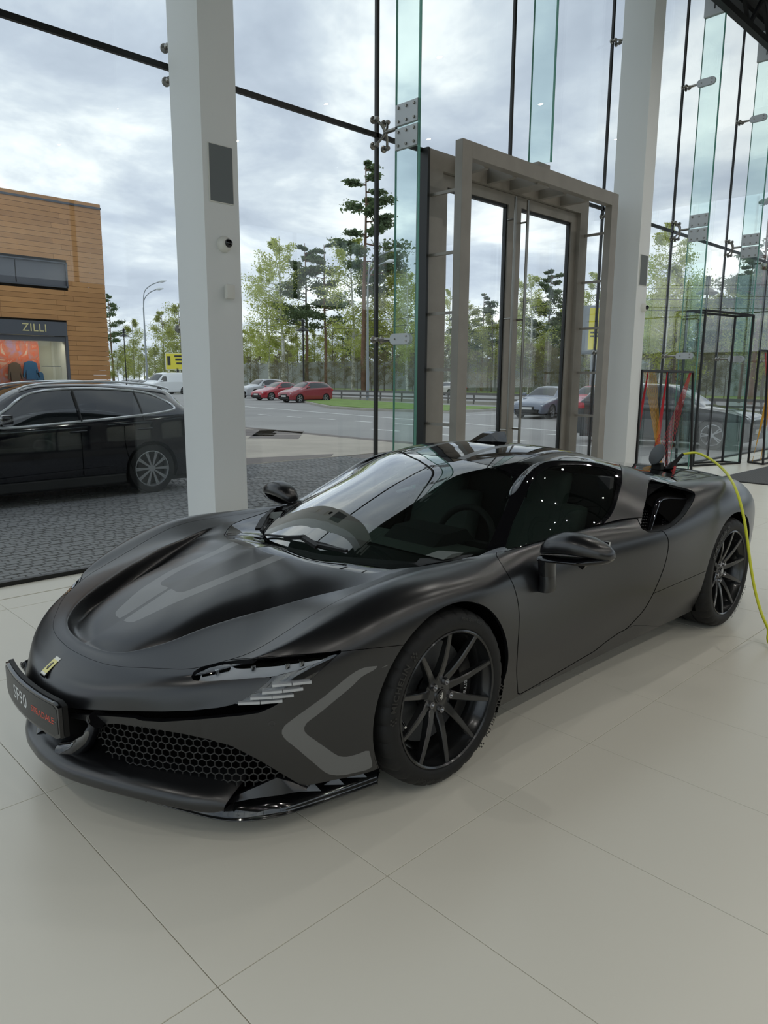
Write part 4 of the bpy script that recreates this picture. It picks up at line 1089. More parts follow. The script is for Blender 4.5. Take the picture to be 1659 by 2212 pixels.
# --- side intake: recessed screen, gloss vane and duct wall
IQ = [((1404,1037),.69),((1430,1042),.72),((1469,1052),.79),((1490,1058),.83),((1501,1065),.862),((1499,1080),.885),((1481,1110),.918),((1456,1135),.938),((1431,1146),.948),((1404,1150),.925),((1392,1145),.885),((1384,1137),.85),((1388,1110),.80),((1396,1075),.735)]
def intake_detail(sg):
    ik = empty('side_intake', (0, 0, 0), parent=car)
    edge = np.array([on_y(q[0], q[1], y) for q, y in IQ]); ctr = edge.mean(0)
    u_, s_, vt = np.linalg.svd(edge - ctr); n = vt[2]; n = n if n[1] > 0 else -n
    def P(q, h):
        r = ray(*q); p = CAM + r*(((ctr - CAM) @ n)/(r @ n)); p = p - n*h; return (p[0], p[1]*sg, p[2])
    back = (-.10*np.array([-.25, .93, .2]))
    prof = [(p + back*.0) for p in edge]; deep = [p + np.array([-.05, -.13, -.02]) for p in edge]
    m = len(edge); F3 = lambda L: [(p[0], p[1]*sg, p[2]) for p in L]
    b = MB(); b.add(F3(prof) + F3(deep), [(i, (i + 1) % m, m + (i + 1) % m, m + i) for i in range(m)]); b.build('duct_wall', TRIM, ik)
    b = MB(); b.add(F3(deep), [tuple(range(m))]); b.build('duct_screen', VOID, ik)
    V_ = [((1500, 1070), .035), ((1475, 1067), .04), ((1450, 1066), .04), ((1434, 1069), .038), ((1425, 1077), .036), ((1419, 1097), .036), ((1412, 1124), .036), ((1406, 1146), .036)]
    b = MB(); b.tube([P(q, h) for q, h in V_], [.007, .010, .014, .019, .023, .020, .016, .011], 12); b.build('vane', GLOSS, ik, smooth=60)
    b = MB()
    for r in range(10):
        for c in range(10):
            q = (1438 + c*5.6 + (9 - r)*.9, 1090 + r*5.4 - c*.7)
            if poly_sd(np.array([q]), INTAKE)[0] < 7: continue
            b.cyl(P(q, .058), P(q, .054), .0046, 6)
    for r in range(9):
        for c in range(4):
            q = (1390 + c*5 + (9 - r)*1.1, 1088 + r*6.2)
            if poly_sd(np.array([q]), INTAKE)[0] < 5 or q[0] > 1412: continue
            b.cyl(P(q, .058), P(q, .054), .0040, 6)
    tag(b.build('perforation', MATS['mesh_wire'], ik), kind='stuff')
intake_detail(1); intake_detail(-1)

# --- charging flap and socket on the rear deck
fl = empty('charge_flap', (-2.77, .40, .955), parent=car)
b = MB(); b.lathe([(0, .006), (.066, .006), (.073, .002), (.075, -.004), (.070, -.010), (0, -.010)], 36, 'x', (0, 0, 0)); o = b.build('flap_disc', mat('flap_grey', srgb(66, 70, 72), rough=.45), fl, smooth=40)
o.rotation_euler = (R(0), R(-22), R(-30)); o.location = (0.02, 0, .088)
b = MB(); b.box((-.03, -.035, -.02), (.02, .035, .03), bev=.006); b.build('flap_hinge', TRIM, fl)
b = MB(); b.box((-.02, .0, .13), (-.05, .025, .15), bev=.004); b.build('flap_catch', TRIM, fl)
b = MB(); b.lathe([(.07, .004), (.062, -.002), (0, -.01)], 28, 'z', (-2.86, .40, .938)); b.build('charge_socket', VOID, car)

# --- interior
cab = empty('cabin', (0, 0, 0), parent=car)
b = MB(); b.box((-1.6, -.72, .20), (.0, .72, .24)); b.box((-1.62, -.70, .24), (-1.58, .70, 1.02)); b.build('cabin_floor', MATS['cabin_dark'], cab)
b = MB(); sec = [(-.10, .70), (-.25, .775), (-.45, .79), (-.62, .76), (-.70, .68), (-.66, .52), (-.55, .45)]
for s in (1,): b.prism(sec, -.70, .70, lambda x, y, z: (x, z, y)); b.build('dashboard', MATS['cabin_dark'], cab, smooth=50)
b = MB(); b.prism([(-.28, .785), (-.34, .80), (-.55, .785), (-.62, .765), (-.55, .775)], -.66, .66, lambda x, y, z: (x, z, y)); b.build('dash_top', MATS['cabin_grey'], cab)
b = MB(); b.prism([(-.36, .79), (-.45, .845), (-.60, .85), (-.66, .79)], .20, .52, lambda x, y, z: (x, z, y)); b.build('instrument_hood', MATS['cabin_dark'], cab)
b = MB(); wv = []
for k in range(25):
    a = 2*math.pi*k/24; wv.append((-.78 + .05*math.sin(a)*-1 + .0, .36 + .175*math.cos(a), .75 + .155*math.sin(a)))
b.tube(wv, .017, 8, False); b.bar((-.77, .20, .74), (-.77, .52, .74), .04, .03); b.bar((-.76, .36, .74), (-.60, .36, .70), .06); b.build('steering_wheel', MATS['cabin_dark'], cab, smooth=60)
for y in (.36, -.36):
    st = empty('seat_unit', (0, y, 0), parent=None); st.parent = cab
    b = MB()
    b.box((-1.40, y - .25, .28), (-.88, y + .25, .42), bev=.04); b.xform(lambda p: (p[0], p[1], p[2] + (p[0] + 1.4)*.10)); b.build('seat', MATS['cabin_grey'], cab, smooth=60)
    b = MB(); b.box((-.06, y - .25, .34), (.06, y + .25, .86), bev=.045); b.xform(lambda p: (p[0] - 1.36 - (p[2] - .34)*.28, p[1]*(1) , p[2])); b.build('seat_back', MATS['cabin_grey'], cab, smooth=60)
    b = MB(); b.box((-.05, y - .12, .84), (.05, y + .12, 1.03), bev=.04); b.xform(lambda p: (p[0] - 1.36 - (p[2] - .34)*.28, p[1], p[2])); b.build('head_rest', MATS['cabin_grey'], cab, smooth=60)
    bpy.data.objects.remove(st)
b = MB(); b.box((-.99, -.045, 1.045), (-.97, .045, 1.085), bev=.006); b.build('rear_view_mirror', MATS['cabin_dark'], cab)
# tail panel
b = MB(); tp = [(.0, .84), (.45, .81), (.62, .72), (.66, .6), (.64, .42), (.6, .28), (0, .25)]
tp = tp + [(-y, z) for y, z in reversed(tp[1:-1])]
b.prism(tp, -3.60, -3.57, lambda y, z, x: (x, y, z)); b.build('tail_panel', TRIM, car)

# --- charging cable (its plug sits in the socket)
cb = empty('charging_cable', (-2.86, .40, .95)); tag(cb, 'yellow charging cable with a red and black plug in the car', 'cable')
def rel(P): return [(p[0] + 2.86, p[1] - .40, p[2] - .95) for p in P]
cq = [((1475,981),.45),((1500,978),.50),((1520,984),.56),((1545,999),.66),((1570,1023),.80),((1590,1058),.985),((1605,1110),1.06),((1614,1165),1.10),((1622,1225),1.13),((1632,1280),1.16),((1645,1325),1.20),((1659,1358),1.26)]
pts = [tuple(on_y(q[0], q[1], y)) for q, y in cq]; pts += [(-2.40, 1.36, .012), (-2.0, 1.9, .011), (-2.2, 2.8, .011)]
pts = smooth_poly(pts, 8)
b = MB(); b.tube(rel(pts), .0085, 10); b.build('cable', MATS['cable_yellow'], cb, smooth=60)
A = Vector(on_y(1434, 1036, .40)); B3 = Vector(on_y(1455, 1002, .42)); C3 = Vector(pts[0]); 
b = MB(); b.tube(rel([A, A*.5 + B3*.5, B3]), [.034, .036, .026], 12); b.build('plug_body', TRIM, cb, smooth=50)
side = Vector((.25, 1, 0)).normalized()
b = MB(); a_ = A*.85 + B3*.15 + side*.022; c_ = A*.15 + B3*.85 + side*.018
b.tube(rel([a_, a_*.5 + c_*.5 + side*.006, c_]), [.016, .021, .014], 10); b.build('plug_grip', MATS['plug_red'], cb, smooth=50)
b = MB(); b.tube(rel([B3, B3*.4 + C3*.6, C3]), [.018, .013, .011], 10); b.build('strain_relief', TRIM, cb, smooth=50)
# ------------------------------------------------------------------ outside ground, road, planting
mat('asphalt', srgb(150, 148, 145), rough=0.85, vary=(0.35, 0.10), bump=(90, 0.15))
mat('sett', srgb(112, 112, 112), rough=0.8, vary=(2.2, 0.16), bump=(60, 0.2))
mat('paving_beige', srgb(172, 163, 150), rough=0.85, vary=(1.2, 0.12), bump=(30, 0.3))
mat('paving_dark', srgb(112, 104, 100), rough=0.85, vary=(2, 0.1))
mat('road_paint', srgb(226, 226, 222), rough=0.7)
mat('kerb_stone', srgb(176, 172, 164), rough=0.85, vary=(2, 0.1))
mat('grass', srgb(112, 138, 62), rough=0.9, vary=(1.5, 0.25))
mat('verge_grass', srgb(126, 140, 82), rough=0.9, vary=(0.8, 0.2))
mat('concrete', srgb(158, 160, 158), rough=0.85, vary=(0.6, 0.12))
mat('rail_steel', srgb(112, 110, 106), rough=0.6, metal=0.3)
g = empty('ground_outside'); tag(g, kind='structure')
b = MB(); b.box((-160, -260, ZG - .5), (60, 90, ZG - .03)); b.build('subsoil', MATS['verge_grass'], g)
b = MB(); b.box((-38.4, -200, ZG - .03), (-12.72, 60, ZG)); b.build('asphalt_road', MATS['asphalt'], g)
b = MB(); b.box((-66, -240, ZG - .03), (-39.4, 70, ZG)); b.build('highway', MATS['asphalt'], g)
b = MB(); b.box((-12.72, -200, ZG - .03), (-12.3, 60, ZG + .004)); b.build('edge_strip', MATS['paving_dark'], g)
b = MB(); b.box((-12.3, -30, ZG - .03), (20, -9.95, ZG)); b.build('beige_paving', MATS['paving_beige'], g)
b = MB(); b.box((-12.3, 20, ZG - .03), (20, 60, ZG)); b.build('beige_paving', MATS['paving_beige'], g)
b = MB(); b.box((-12.3, -9.95, ZG - .05), (20, -3.1, ZG - .012)); b.build('sett_bed', MATS['paving_dark'], g)
# dark lozenges and bands in the beige paving
for px, py, s in ((545, 931, 1.0), (605, 934, 1.0), (548, 938, .9), (595, 943, 1.0)):
    c = on_z(px, py, ZG); b = MB(); b.prism([(c[0] - s, c[1]), (c[0], c[1] - 1.15*s), (c[0] + s, c[1]), (c[0], c[1] + 1.15*s)], ZG - .01, ZG + .004); b.build('dark_lozenge', MATS['paving_dark'], g)
for poly in ([(-6.0, -11.2), (-9.0, -10.4), (-8.6, -10.0), (-6.0, -10.0)],):
    b = MB(); b.prism(poly, ZG - .01, ZG + .004); b.build('dark_band', MATS['paving_dark'], g)
# setts: the nearest 300 singly, the rest as one piece
SX, SY = .118, .098
def sett_mesh():
    b = MB(); x, y, t = SX/2 - .004, SY/2 - .004, .006
    b.add([(-x, -y, -.02), (x, -y, -.02), (x, y, -.02), (-x, y, -.02), (-x + t, -y + t, 0), (x - t, -y + t, 0), (x - t, y - t, 0), (-x + t, y - t, 0)], [(4, 5, 6, 7), (0, 1, 5, 4), (1, 2, 6, 5), (2, 3, 7, 6), (3, 0, 4, 7)])
    return b
sm = sett_mesh(); me_sett = sm.mesh('sett', MATS['sett'])
rnd = random.Random(5)
cells = []
for j in range(70):
    for i in range(-75, 32):
        x = i*SX + (SX/2 if j % 2 else 0) + .03*math.sin(j*.9); y = -3.19 - j*SY
        P = to_px(np.array([[x, y, ZG]]))[0]
        if -40 < P[0] < 960 and P[1] < 1330 and y > -9.9: cells.append(((x - CAM[0])**2 + (y - CAM[1])**2 + (0 if P[0] > -5 and P[1] > 1090 and P[0] < 400 else 500), x, y))
cells.sort()
setts = MB()
for n, (d, x, y) in enumerate(cells):
    h = ZG + rnd.uniform(-.004, .003)
    if n < 280: link('sett', me_sett, g, (x, y, h), (rnd.uniform(-.02, .02), rnd.uniform(-.02, .02), rnd.uniform(-.05, .05)))
    else:
        a = rnd.uniform(-.05, .05); ca, sa = math.cos(a), math.sin(a)
        setts.add([(x + v[0]*ca - v[1]*sa, y + v[0]*sa + v[1]*ca, h + v[2]) for v in sm.v], sm.f)
tag(setts.build('sett_paving', MATS['sett'], g), kind='stuff')
# road markings
for k in range(40):
    y = -60 + k*2.35
    b = MB(); b.box((-18.42, y, ZG), (-18.25, y + 1.0, ZG + .004)); b.build('road_dash', MATS['road_paint'], g)
b = MB(); b.prism([(-23.4, -36), (-21.1, -19.4), (-19.6, -8), (-19.45, -8), (-20.95, -19.4), (-23.25, -36)], ZG, ZG + .004); b.build('road_line', MATS['road_paint'], g)
for y in (-20.3, -17.0, -13.8, -10.6, -7.4):
    b = MB(); b.box((-31, y, ZG), (-25.6, y + .12, ZG + .004)); b.build('parking_line', MATS['road_paint'], g)
for k in range(8):
    y = -16 + k*2.6
    b = MB(); b.box((-15.6, y, ZG), (-15.45, y + 1.3, ZG + .004)); b.build('road_dash', MATS['road_paint'], g)
# traffic island with kerb
isl = empty('traffic_island', (0, 0, 0)); tag(isl, 'kerbed grass island between the road and the parked red cars', 'traffic island')
out = [(-32.8, -43.1), (-29.0, -36.5), (-25.7, -30.5), (-25.3, -27), (-26.2, -24.3), (-26.6, -22), (-32.8, -22.5), (-33.0, -30), (-36.6, -42.5)]
b = MB(); b.prism(out, ZG - .02, ZG + .13); b.build('kerb', MATS['kerb_stone'], isl)
cx, cy = sum(p[0] for p in out)/len(out), sum(p[1] for p in out)/len(out)
b = MB(); b.prism([(cx + (x - cx)*.93, cy + (y - cy)*.965) for x, y in out], ZG + .1, ZG + .16); b.build('grass', MATS['grass'], isl)
# guard rail
gr = empty('guard_rail', (0, 0, 0)); tag(gr, 'grey two-rail crash barrier along the highway', 'guard rail')
for z, h in ((ZG + .72, .16), (ZG + .38, .12)):
    b = MB(); b.box((-38.7, -150, z - h/2), (-38.6, 30, z + h/2)); b.build('rail', MATS['rail_steel'], gr)
b = MB(); b.box((-39.3, -150, ZG - .02), (-38.75, 30, ZG + .2)); b.build('kerb', MATS['kerb_stone'], gr)
pm = MB(); pm.box((-.05, -.05, 0), (.05, .05, .8)); pmm = pm.mesh('post', MATS['rail_steel'])
for k in range(42): link('post', pmm, gr, (-38.78, -95 + k*2.4, ZG))
# concrete fence behind the trees
fe = empty('concrete_fence', (0, 0, 0)); tag(fe, 'long grey precast concrete fence behind the trees', 'fence')
b = MB(); b.box((0, .04, 0), (.16, 3.96, 4.7)); fm = b.mesh('panel', MATS['concrete'])
b = MB(); b.box((-.1, -.18, 0), (.26, .18, 4.9)); fp = b.mesh('post', MATS['concrete'])
for k in range(44):
    link('panel', fm, fe, (-86, -150 + k*4, ZG)); link('post', fp, fe, (-86, -150 + k*4, ZG))
wr = empty('warehouse', (0, 0, 0)); tag(wr, 'low warehouse with a long white roof behind the trees, right of the entrance', 'building')
b = MB(); b.box((-125, -42, ZG), (-98, 40, 5.2)); b.build('wall', MATS['concrete'], wr)
b = MB(); b.prism([(-126, 5.2), (-97, 5.2), (-112, 9.0)], -43, 41, lambda x, y, z: (x, z, y)); b.build('roof', mat('white_roof', srgb(232, 236, 236), rough=.7), wr)

# ---- trees
mat('birch_bark', srgb(205, 203, 196), rough=0.8, vary=(3.5, 0.45))
mat('pine_bark', srgb(120, 92, 74), rough=0.9, vary=(2, 0.25))
mat('grey_bark', srgb(112, 104, 94), rough=0.9, vary=(2, 0.25))
def leaf_mat(name, c):
    m = mat(name, c, rough=0.7, spec=0.2)
    nt = m.node_tree; bs = nt.nodes['Principled BSDF']
    tl = nt.nodes.new('ShaderNodeBsdfTranslucent'); tl.inputs[0].default_value = (c[0]*1.2, c[1]*1.2, c[2]*.8, 1)
    mx = nt.nodes.new('ShaderNodeMixShader'); mx.inputs[0].default_value = .45
    out = [n for n in nt.nodes if n.type == 'OUTPUT_MATERIAL'][0]
    nt.links.new(bs.outputs[0], mx.inputs[1]); nt.links.new(tl.outputs[0], mx.inputs[2]); nt.links.new(mx.outputs[0], out.inputs[0])
    # leaf to leaf variation
    gi = nt.nodes.new('ShaderNodeNewGeometry'); hs = nt.nodes.new('ShaderNodeHueSaturation'); hs.inputs['Color'].default_value = c
    mr = nt.nodes.new('ShaderNodeMapRange'); mr.inputs[3].default_value = .65; mr.inputs[4].default_value = 1.35
    nt.links.new(gi.outputs['Random Per Island'], mr.inputs[0]); nt.links.new(mr.outputs[0], hs.inputs['Value']); nt.links.new(hs.outputs[0], bs.inputs['Base Color'])
    return m
leaf_mat('birch_leaf', srgb(186, 192, 122)); leaf_mat('spring_leaf', srgb(168, 172, 104)); leaf_mat('pine_needle', srgb(104, 120, 92)); leaf_mat('bush_leaf', srgb(136, 130, 108))
def leaf(b, p, s, rnd):
    d = Vector((rnd.gauss(0, 1), rnd.gauss(0, 1), rnd.gauss(0, .7))).normalized(); e = d.cross(Vector((rnd.gauss(0, 1), rnd.gauss(0, 1), rnd.gauss(0, 1)))).normalized()
    p = Vector(p); b.add([p - d*s, p + e*s*.6, p + d*s, p - e*s*.6], [(0, 1, 2, 3)])
def trunk_pts(h, rnd, lean=.02, n=7):
    x = y = 0; P = []
    for i in range(n + 1):
        P.append((x, y, h*i/n)); x += rnd.gauss(0, lean)*h/n*2; y += rnd.gauss(0, lean)*h/n*2
    return P
def at_h(P, t):
    f = t*(len(P) - 1); i = min(int(f), len(P) - 2); f -= i
    return Vector(P[i])*(1 - f) + Vector(P[i + 1])*f
def tree_mesh(kind, h, seed, n):
    rnd = random.Random(seed); T = MB(); L = MB()
    P = trunk_pts(h*.97, rnd, .012 if kind == 'pine' else .02)
    r0 = h*.013
    T.tube(P, [r0*(1 - .85*i/(len(P) - 1)) for i in range(len(P))], 7)
    tips = []
    if kind == 'pine':
        nb, lo = 26, .42
    elif kind == 'birch':
        nb, lo = 30, .22
    else:
        nb, lo = 26, .10
    for k in range(nb):
        t = lo + (1 - lo)*(k + rnd.random())/nb*.98; a = rnd.random()*6.283
        u = (t - lo)/(1 - lo)
        if kind == 'pine': ln = h*(.17*(1 - u)**.55 + .03)*rnd.uniform(.55, 1.15); rise = rnd.uniform(-.05, .35)
        elif kind == 'birch': ln = h*(.20*math.sin(math.pi*min(1, u*.82 + .16)) + .03)*rnd.uniform(.6, 1.1); rise = rnd.uniform(.25, .8)
        else: ln = h*(.22*math.sin(math.pi*min(1, u*.75 + .22)) + .03)*rnd.uniform(.6, 1.1); rise = rnd.uniform(.2, .9)
        s = at_h(P, t); d = Vector((math.cos(a), math.sin(a), rise))
        e = s + d*ln; m = s + d*ln*.5 + Vector((0, 0, -.04*ln))
        T.tube([s, m, e], [r0*.28, r0*.18, r0*.07], 4, False)
        tips.append((m, e, ln))
    for k in range(n):
        m, e, ln = rnd.choice(tips)
        f = rnd.random()
        if kind == 'pine':
            c = m + (e - m)*(f*1.1); p = c + Vector((rnd.gauss(0, .16)*ln, rnd.gauss(0, .16)*ln, rnd.gauss(.05, .07)*ln)); s = h*.0085
        elif kind == 'birch':
            c = m*(1 - f) + e*f; p = c + Vector((rnd.gauss(0, .13)*ln, rnd.gauss(0, .13)*ln, -abs(rnd.gauss(0, .32))*ln + .08*ln)); s = h*.0062
        else:
            c = m*(1 - f) + e*f; p = c + Vector((rnd.gauss(0, .2)*ln, rnd.gauss(0, .2)*ln, rnd.gauss(0, .18)*ln)); s = h*.0085
        leaf(L, p, s*rnd.uniform(.6, 1.4), rnd)
    bark, lf = {'pine': ('pine_bark', 'pine_needle'), 'birch': ('birch_bark', 'birch_leaf'), 'leafy': ('grey_bark', 'spring_leaf'), 'bush': ('grey_bark', 'bush_leaf')}[kind]
    return T.mesh('trunk', MATS[bark], 60), L.mesh('foliage', MATS[lf])
def make_tree(kind, P, h, seed, label, n=2200, group=None, cache={}):
    key = (kind, seed)
    if key not in cache: cache[key] = tree_mesh(kind, 20.0, seed, n)
    t, l = cache[key]
    nm = {'pine': 'pine_tree', 'birch': 'birch_tree', 'leafy': 'leafy_tree', 'bush': 'bush'}[kind]
    o = empty(nm, (P[0], P[1], ZG), random.Random(int(P[0]*7 + P[1]*13)).random()*6.28); o.scale = (h/20,)*3
    tag(o, label, 'bush' if kind == 'bush' else 'tree', group)
    link('trunk', t, o); tag(link('foliage', l, o), kind='stuff')
    return o
def far(px, x):
    """ground point on the line of sight through column px, at the given x"""
    P = on_x(px, 818, x); return (P[0], P[1])
def height_at(px, py, x): return on_x(px, py, x)[2] - ZG
TREES = [ # kind, column, top row, depth x, seed, label
 ('birch', 610, 498, -76, 1, 'tall slender birch with fresh light green leaves, left of the two dark pines'),
 ('birch', 585, 570, -78, 2, 'lower birch left of the tall slender birch, by the first column'),
 ('pine', 662, 515, -80, 3, 'dark pine right beside the tall slender birch'),
 ('pine', 704, 518, -80, 4, 'dark pine with a layered crown, second to the right of the tall slender birch'),
 ('pine', 786, 335, -72, 5, 'tallest pine, bare lower trunk, standing behind the black glass joint'),
 ('birch', 762, 500, -74, 6, 'birch with hanging twigs left of the tallest pine'),
 ('leafy', 850, 548, -76, 7, 'bushy green tree right of the tallest pine, seen through the glass fin'),
 ('birch', 880, 580, -74, 8, 'small birch right of the bushy green tree'),
 ('pine', 246, 628, -100, 9, 'pine standing at the corner of the timber-clad building'),
 ('leafy', 290, 690, -104, 10, 'half-bare tree behind the street lamp'),
 ('leafy', 355, 668, -96, 11, 'leafy tree above the white van'),
 ('leafy', 395, 650, -94, 12, 'leafy tree half hidden by the first column'),
 ('birch', 968, 615, -80, 1, 'light green birch behind the left door leaf'),
 ('pine', 1040, 628, -84, 4, 'dark pine behind the left door leaf'),
 ('leafy', 1010, 660, -82, 7, 'leafy tree behind the left door leaf'),
 ('leafy', 1062, 680, -80, 10, 'leafy tree at the right edge of the left door leaf'),
 ('birch', 1142, 585, -78, 6, 'birch behind the right door leaf'),
 ('pine', 1178, 572, -82, 3, 'pine topping the birch behind the right door leaf'),
 ('leafy', 1128, 640, -80, 11, 'leafy tree beside the door pull bars'),
 ('pine', 1215, 640, -84, 9, 'dark pine at the right edge of the right door leaf'),
 ('birch', 1275, 580, -72, 2, 'birch above the yellow billboard'),
 ('leafy', 1300, 650, -74, 12, 'leafy tree behind the yellow billboard'),
 ('birch', 1425, 470, -60, 8, 'large birch just right of the second column'),
 ('leafy', 1455, 560, -66, 7, 'broad leafy tree right of the large birch'),
 ('pine', 1545, 640, -90, 5, 'small distant pine over the tall black frame'),
 ('leafy', 1510, 650, -92, 10, 'distant leafy tree over the tall black frame'),
 ('pine', 1625, 420, -56, 4, 'large pine at the right end of the facade'),
 ('pine', 1600, 560, -60, 3, 'smaller pine left of the large pine at the right end'),
 ('leafy', 1650, 600, -58, 11, 'leafy tree below the large pine at the right end'),
]
for kind, px, py, x, seed, lab in TREES:
    make_tree(kind, far(px, x), height_at(px, py, x), seed, lab, 7500)
rnd = random.Random(11)
for i in range(52):
    px = 520 + i*22.5 + rnd.uniform(-12, 12); x = rnd.uniform(-73, -69)
    make_tree('bush', far(px, x), rnd.uniform(4.4, 6.4), 20 + i % 4, 'grey-brown budding shrub in the thicket in front of the concrete fence', 4200, 'shrubs along the concrete fence')
for i in range(16):
    px = 232 + i*11.5; x = rnd.uniform(-100, -88)
    make_tree('leafy', far(px, x), rnd.uniform(6, 11), 30 + i % 2, 'low leafy tree in the row behind the parked cars and white van', 5000, 'low trees behind the car park')
for i in range(64):
    px = 505 + i*19.5; x = rnd.uniform(-112, -90)
    make_tree('leafy' if i % 4 else 'pine', far(px, x), rnd.uniform(10.5, 15) if px < 930 or px > 1400 else rnd.uniform(9.5, 13), 7 + (i % 3) if i % 4 else 3 + i % 3, 'background tree in the wood beyond the concrete fence', 7500, 'wood beyond the concrete fence')
# ------------------------------------------------------------------ other vehicles, building, street furniture
mat('car_glass', (0.010, 0.012, 0.013, 1), rough=0.03, spec=0.8)
mat('lamp_clear', srgb(226, 230, 232), rough=0.15, spec=0.8)
mat('tail_red', srgb(196, 36, 52), rough=0.2, spec=0.6)
mat('alloy', srgb(178, 180, 182), rough=0.3, metal=0.8)
mat('plate_white', srgb(222, 222, 218), rough=0.5)
PLASTIC = mat('black_plastic', (0.012, 0.012, 0.012, 1), rough=0.6)
def paint(name, c, rough=.12): return mat(name, c, rough=rough, spec=.5, coat=.6)
# longitudinal shape of each kind: x from the front bumper (0) to the tail, top height, half width at the top edge, belt height, belt half width
SHAPES = {
 'hatch': dict(L=4.05, W=.86, wb=(.82, 3.32), r=.31, st=[(0,.50,.45,.46,.62),(.06,.70,.62,.60,.74),(.35,.86,.66,.76,.82),(.95,1.00,.68,.90,.86),(1.25,1.10,.68,.97,.86),(1.85,1.44,.60,1.00,.86),(2.4,1.51,.58,1.02,.86),(3.1,1.50,.57,1.05,.86),(3.65,1.42,.56,1.08,.85),(3.95,1.12,.62,1.02,.82),(4.03,.80,.66,.74,.76),(4.05,.55,.6,.5,.7)], ws=(1.28, 1.92), rw=(3.66, 3.94),
   win=[(1.42,1.02),(1.95,1.38),(2.4,1.44),(3.1,1.44),(3.62,1.36),(3.72,1.10),(2.5,1.045)]),
 'sedan': dict(L=4.5, W=.87, wb=(.88, 3.50), r=.32, st=[(0,.46,.45,.42,.62),(.06,.66,.62,.58,.74),(.4,.80,.68,.72,.82),(1.0,.92,.70,.84,.86),(1.35,1.02,.70,.90,.87),(2.0,1.38,.58,.94,.87),(2.55,1.45,.56,.96,.87),(3.15,1.42,.55,.98,.87),(3.75,1.20,.58,1.0,.86),(4.05,1.06,.66,.99,.84),(4.38,1.03,.66,.95,.80),(4.48,.72,.64,.66,.76),(4.5,.5,.6,.45,.7)], ws=(1.38, 2.06), rw=(3.22, 3.92),
   win=[(1.55,.97),(2.08,1.31),(2.55,1.38),(3.1,1.36),(3.62,1.18),(3.70,1.05),(2.5,1.0)]),
 'suv': dict(L=4.71, W=.945, wb=(.86, 3.724), r=.375, st=[(0,.62,.50,.56,.66),(.05,.86,.68,.78,.80),(.40,1.00,.74,.92,.90),(1.05,1.10,.76,1.02,.935),(1.35,1.20,.74,1.05,.945),(1.95,1.58,.64,1.08,.945),(2.45,1.665,.62,1.10,.945),(3.10,1.675,.61,1.13,.945),(3.85,1.62,.60,1.16,.94),(4.25,1.55,.60,1.19,.93),(4.50,1.25,.68,1.13,.91),(4.66,.95,.74,.85,.87),(4.71,.62,.70,.55,.80)], ws=(1.36, 2.02), rw=(4.28, 4.52),
   win=[(1.52,1.09),(1.80,1.34),(2.06,1.505),(2.45,1.575),(3.1,1.585),(3.75,1.53),(4.02,1.43),(4.18,1.30),(4.08,1.245),(3.6,1.19),(2.6,1.125)]),
 'van': dict(L=5.5, W=.98, wb=(.98, 4.3), r=.36, st=[(0,.60,.60,.52,.70),(.05,.95,.75,.85,.86),(.35,1.18,.80,1.08,.92),(.85,1.36,.82,1.22,.96),(1.05,1.48,.82,1.26,.97),(1.75,2.05,.74,1.30,.97),(2.05,2.18,.74,1.32,.97),(2.6,2.26,.76,1.34,.97),(3.6,2.28,.78,1.36,.97),(4.6,2.28,.78,1.36,.97),(5.3,2.26,.78,1.36,.96),(5.45,2.1,.8,1.3,.94),(5.5,1.0,.8,.8,.9)], ws=(1.02, 1.80), rw=(99, 100),
   win=[(1.20,1.30),(1.72,1.86),(2.15,1.90),(2.15,1.32)]),
}
def car_wheel(r, w, alloy, spokes, parent, x, y, sgn, name='wheel'):
    b = MB(); b.lathe([(r*.70, -w), (r - .01, -w), (r, -w + .03), (r, -.03), (r - .012, -.004), (r*.76, .002), (r*.72, -.012), (r*.70, -.03)], 40, 'y'); wh = b.build(name, MATS['tyre'], parent, smooth=35)
    b = MB(); b.lathe([(r*.735, -.008), (r*.70, -.006), (r*.66, -.03), (r*.64, -w + .04)], 40, 'y'); b.lathe([(0, -.012), (r*.13, -.014), (r*.16, -.03), (0, -.05)], 20, 'y')
    for k in range(spokes):
        a0 = 2*math.pi*k/spokes
        for da in ((-.13, .13) if spokes <= 5 else (-.055, .055)):
            a = a0 + da; c, q = math.cos(a), math.sin(a); c0, q0 = math.cos(a0 + da*.35), math.sin(a0 + da*.35)
            b.bar((r*.12*c0, -.022, r*.12*q0), (r*.70*c, -.016, r*.70*q), r*(.055 if spokes > 5 else .075), .02, up=(0, 1, 0))
    b.build('rim', alloy, wh, smooth=35)
    b = MB(); b.lathe([(r*.62, -.09), (0, -.09), (0, -.10)], 24, 'y'); b.build('brake', PLASTIC, wh)
    wh.location = (x, y, r)
    if sgn < 0: wh.rotation_euler = (0, 0, math.pi)
    return wh
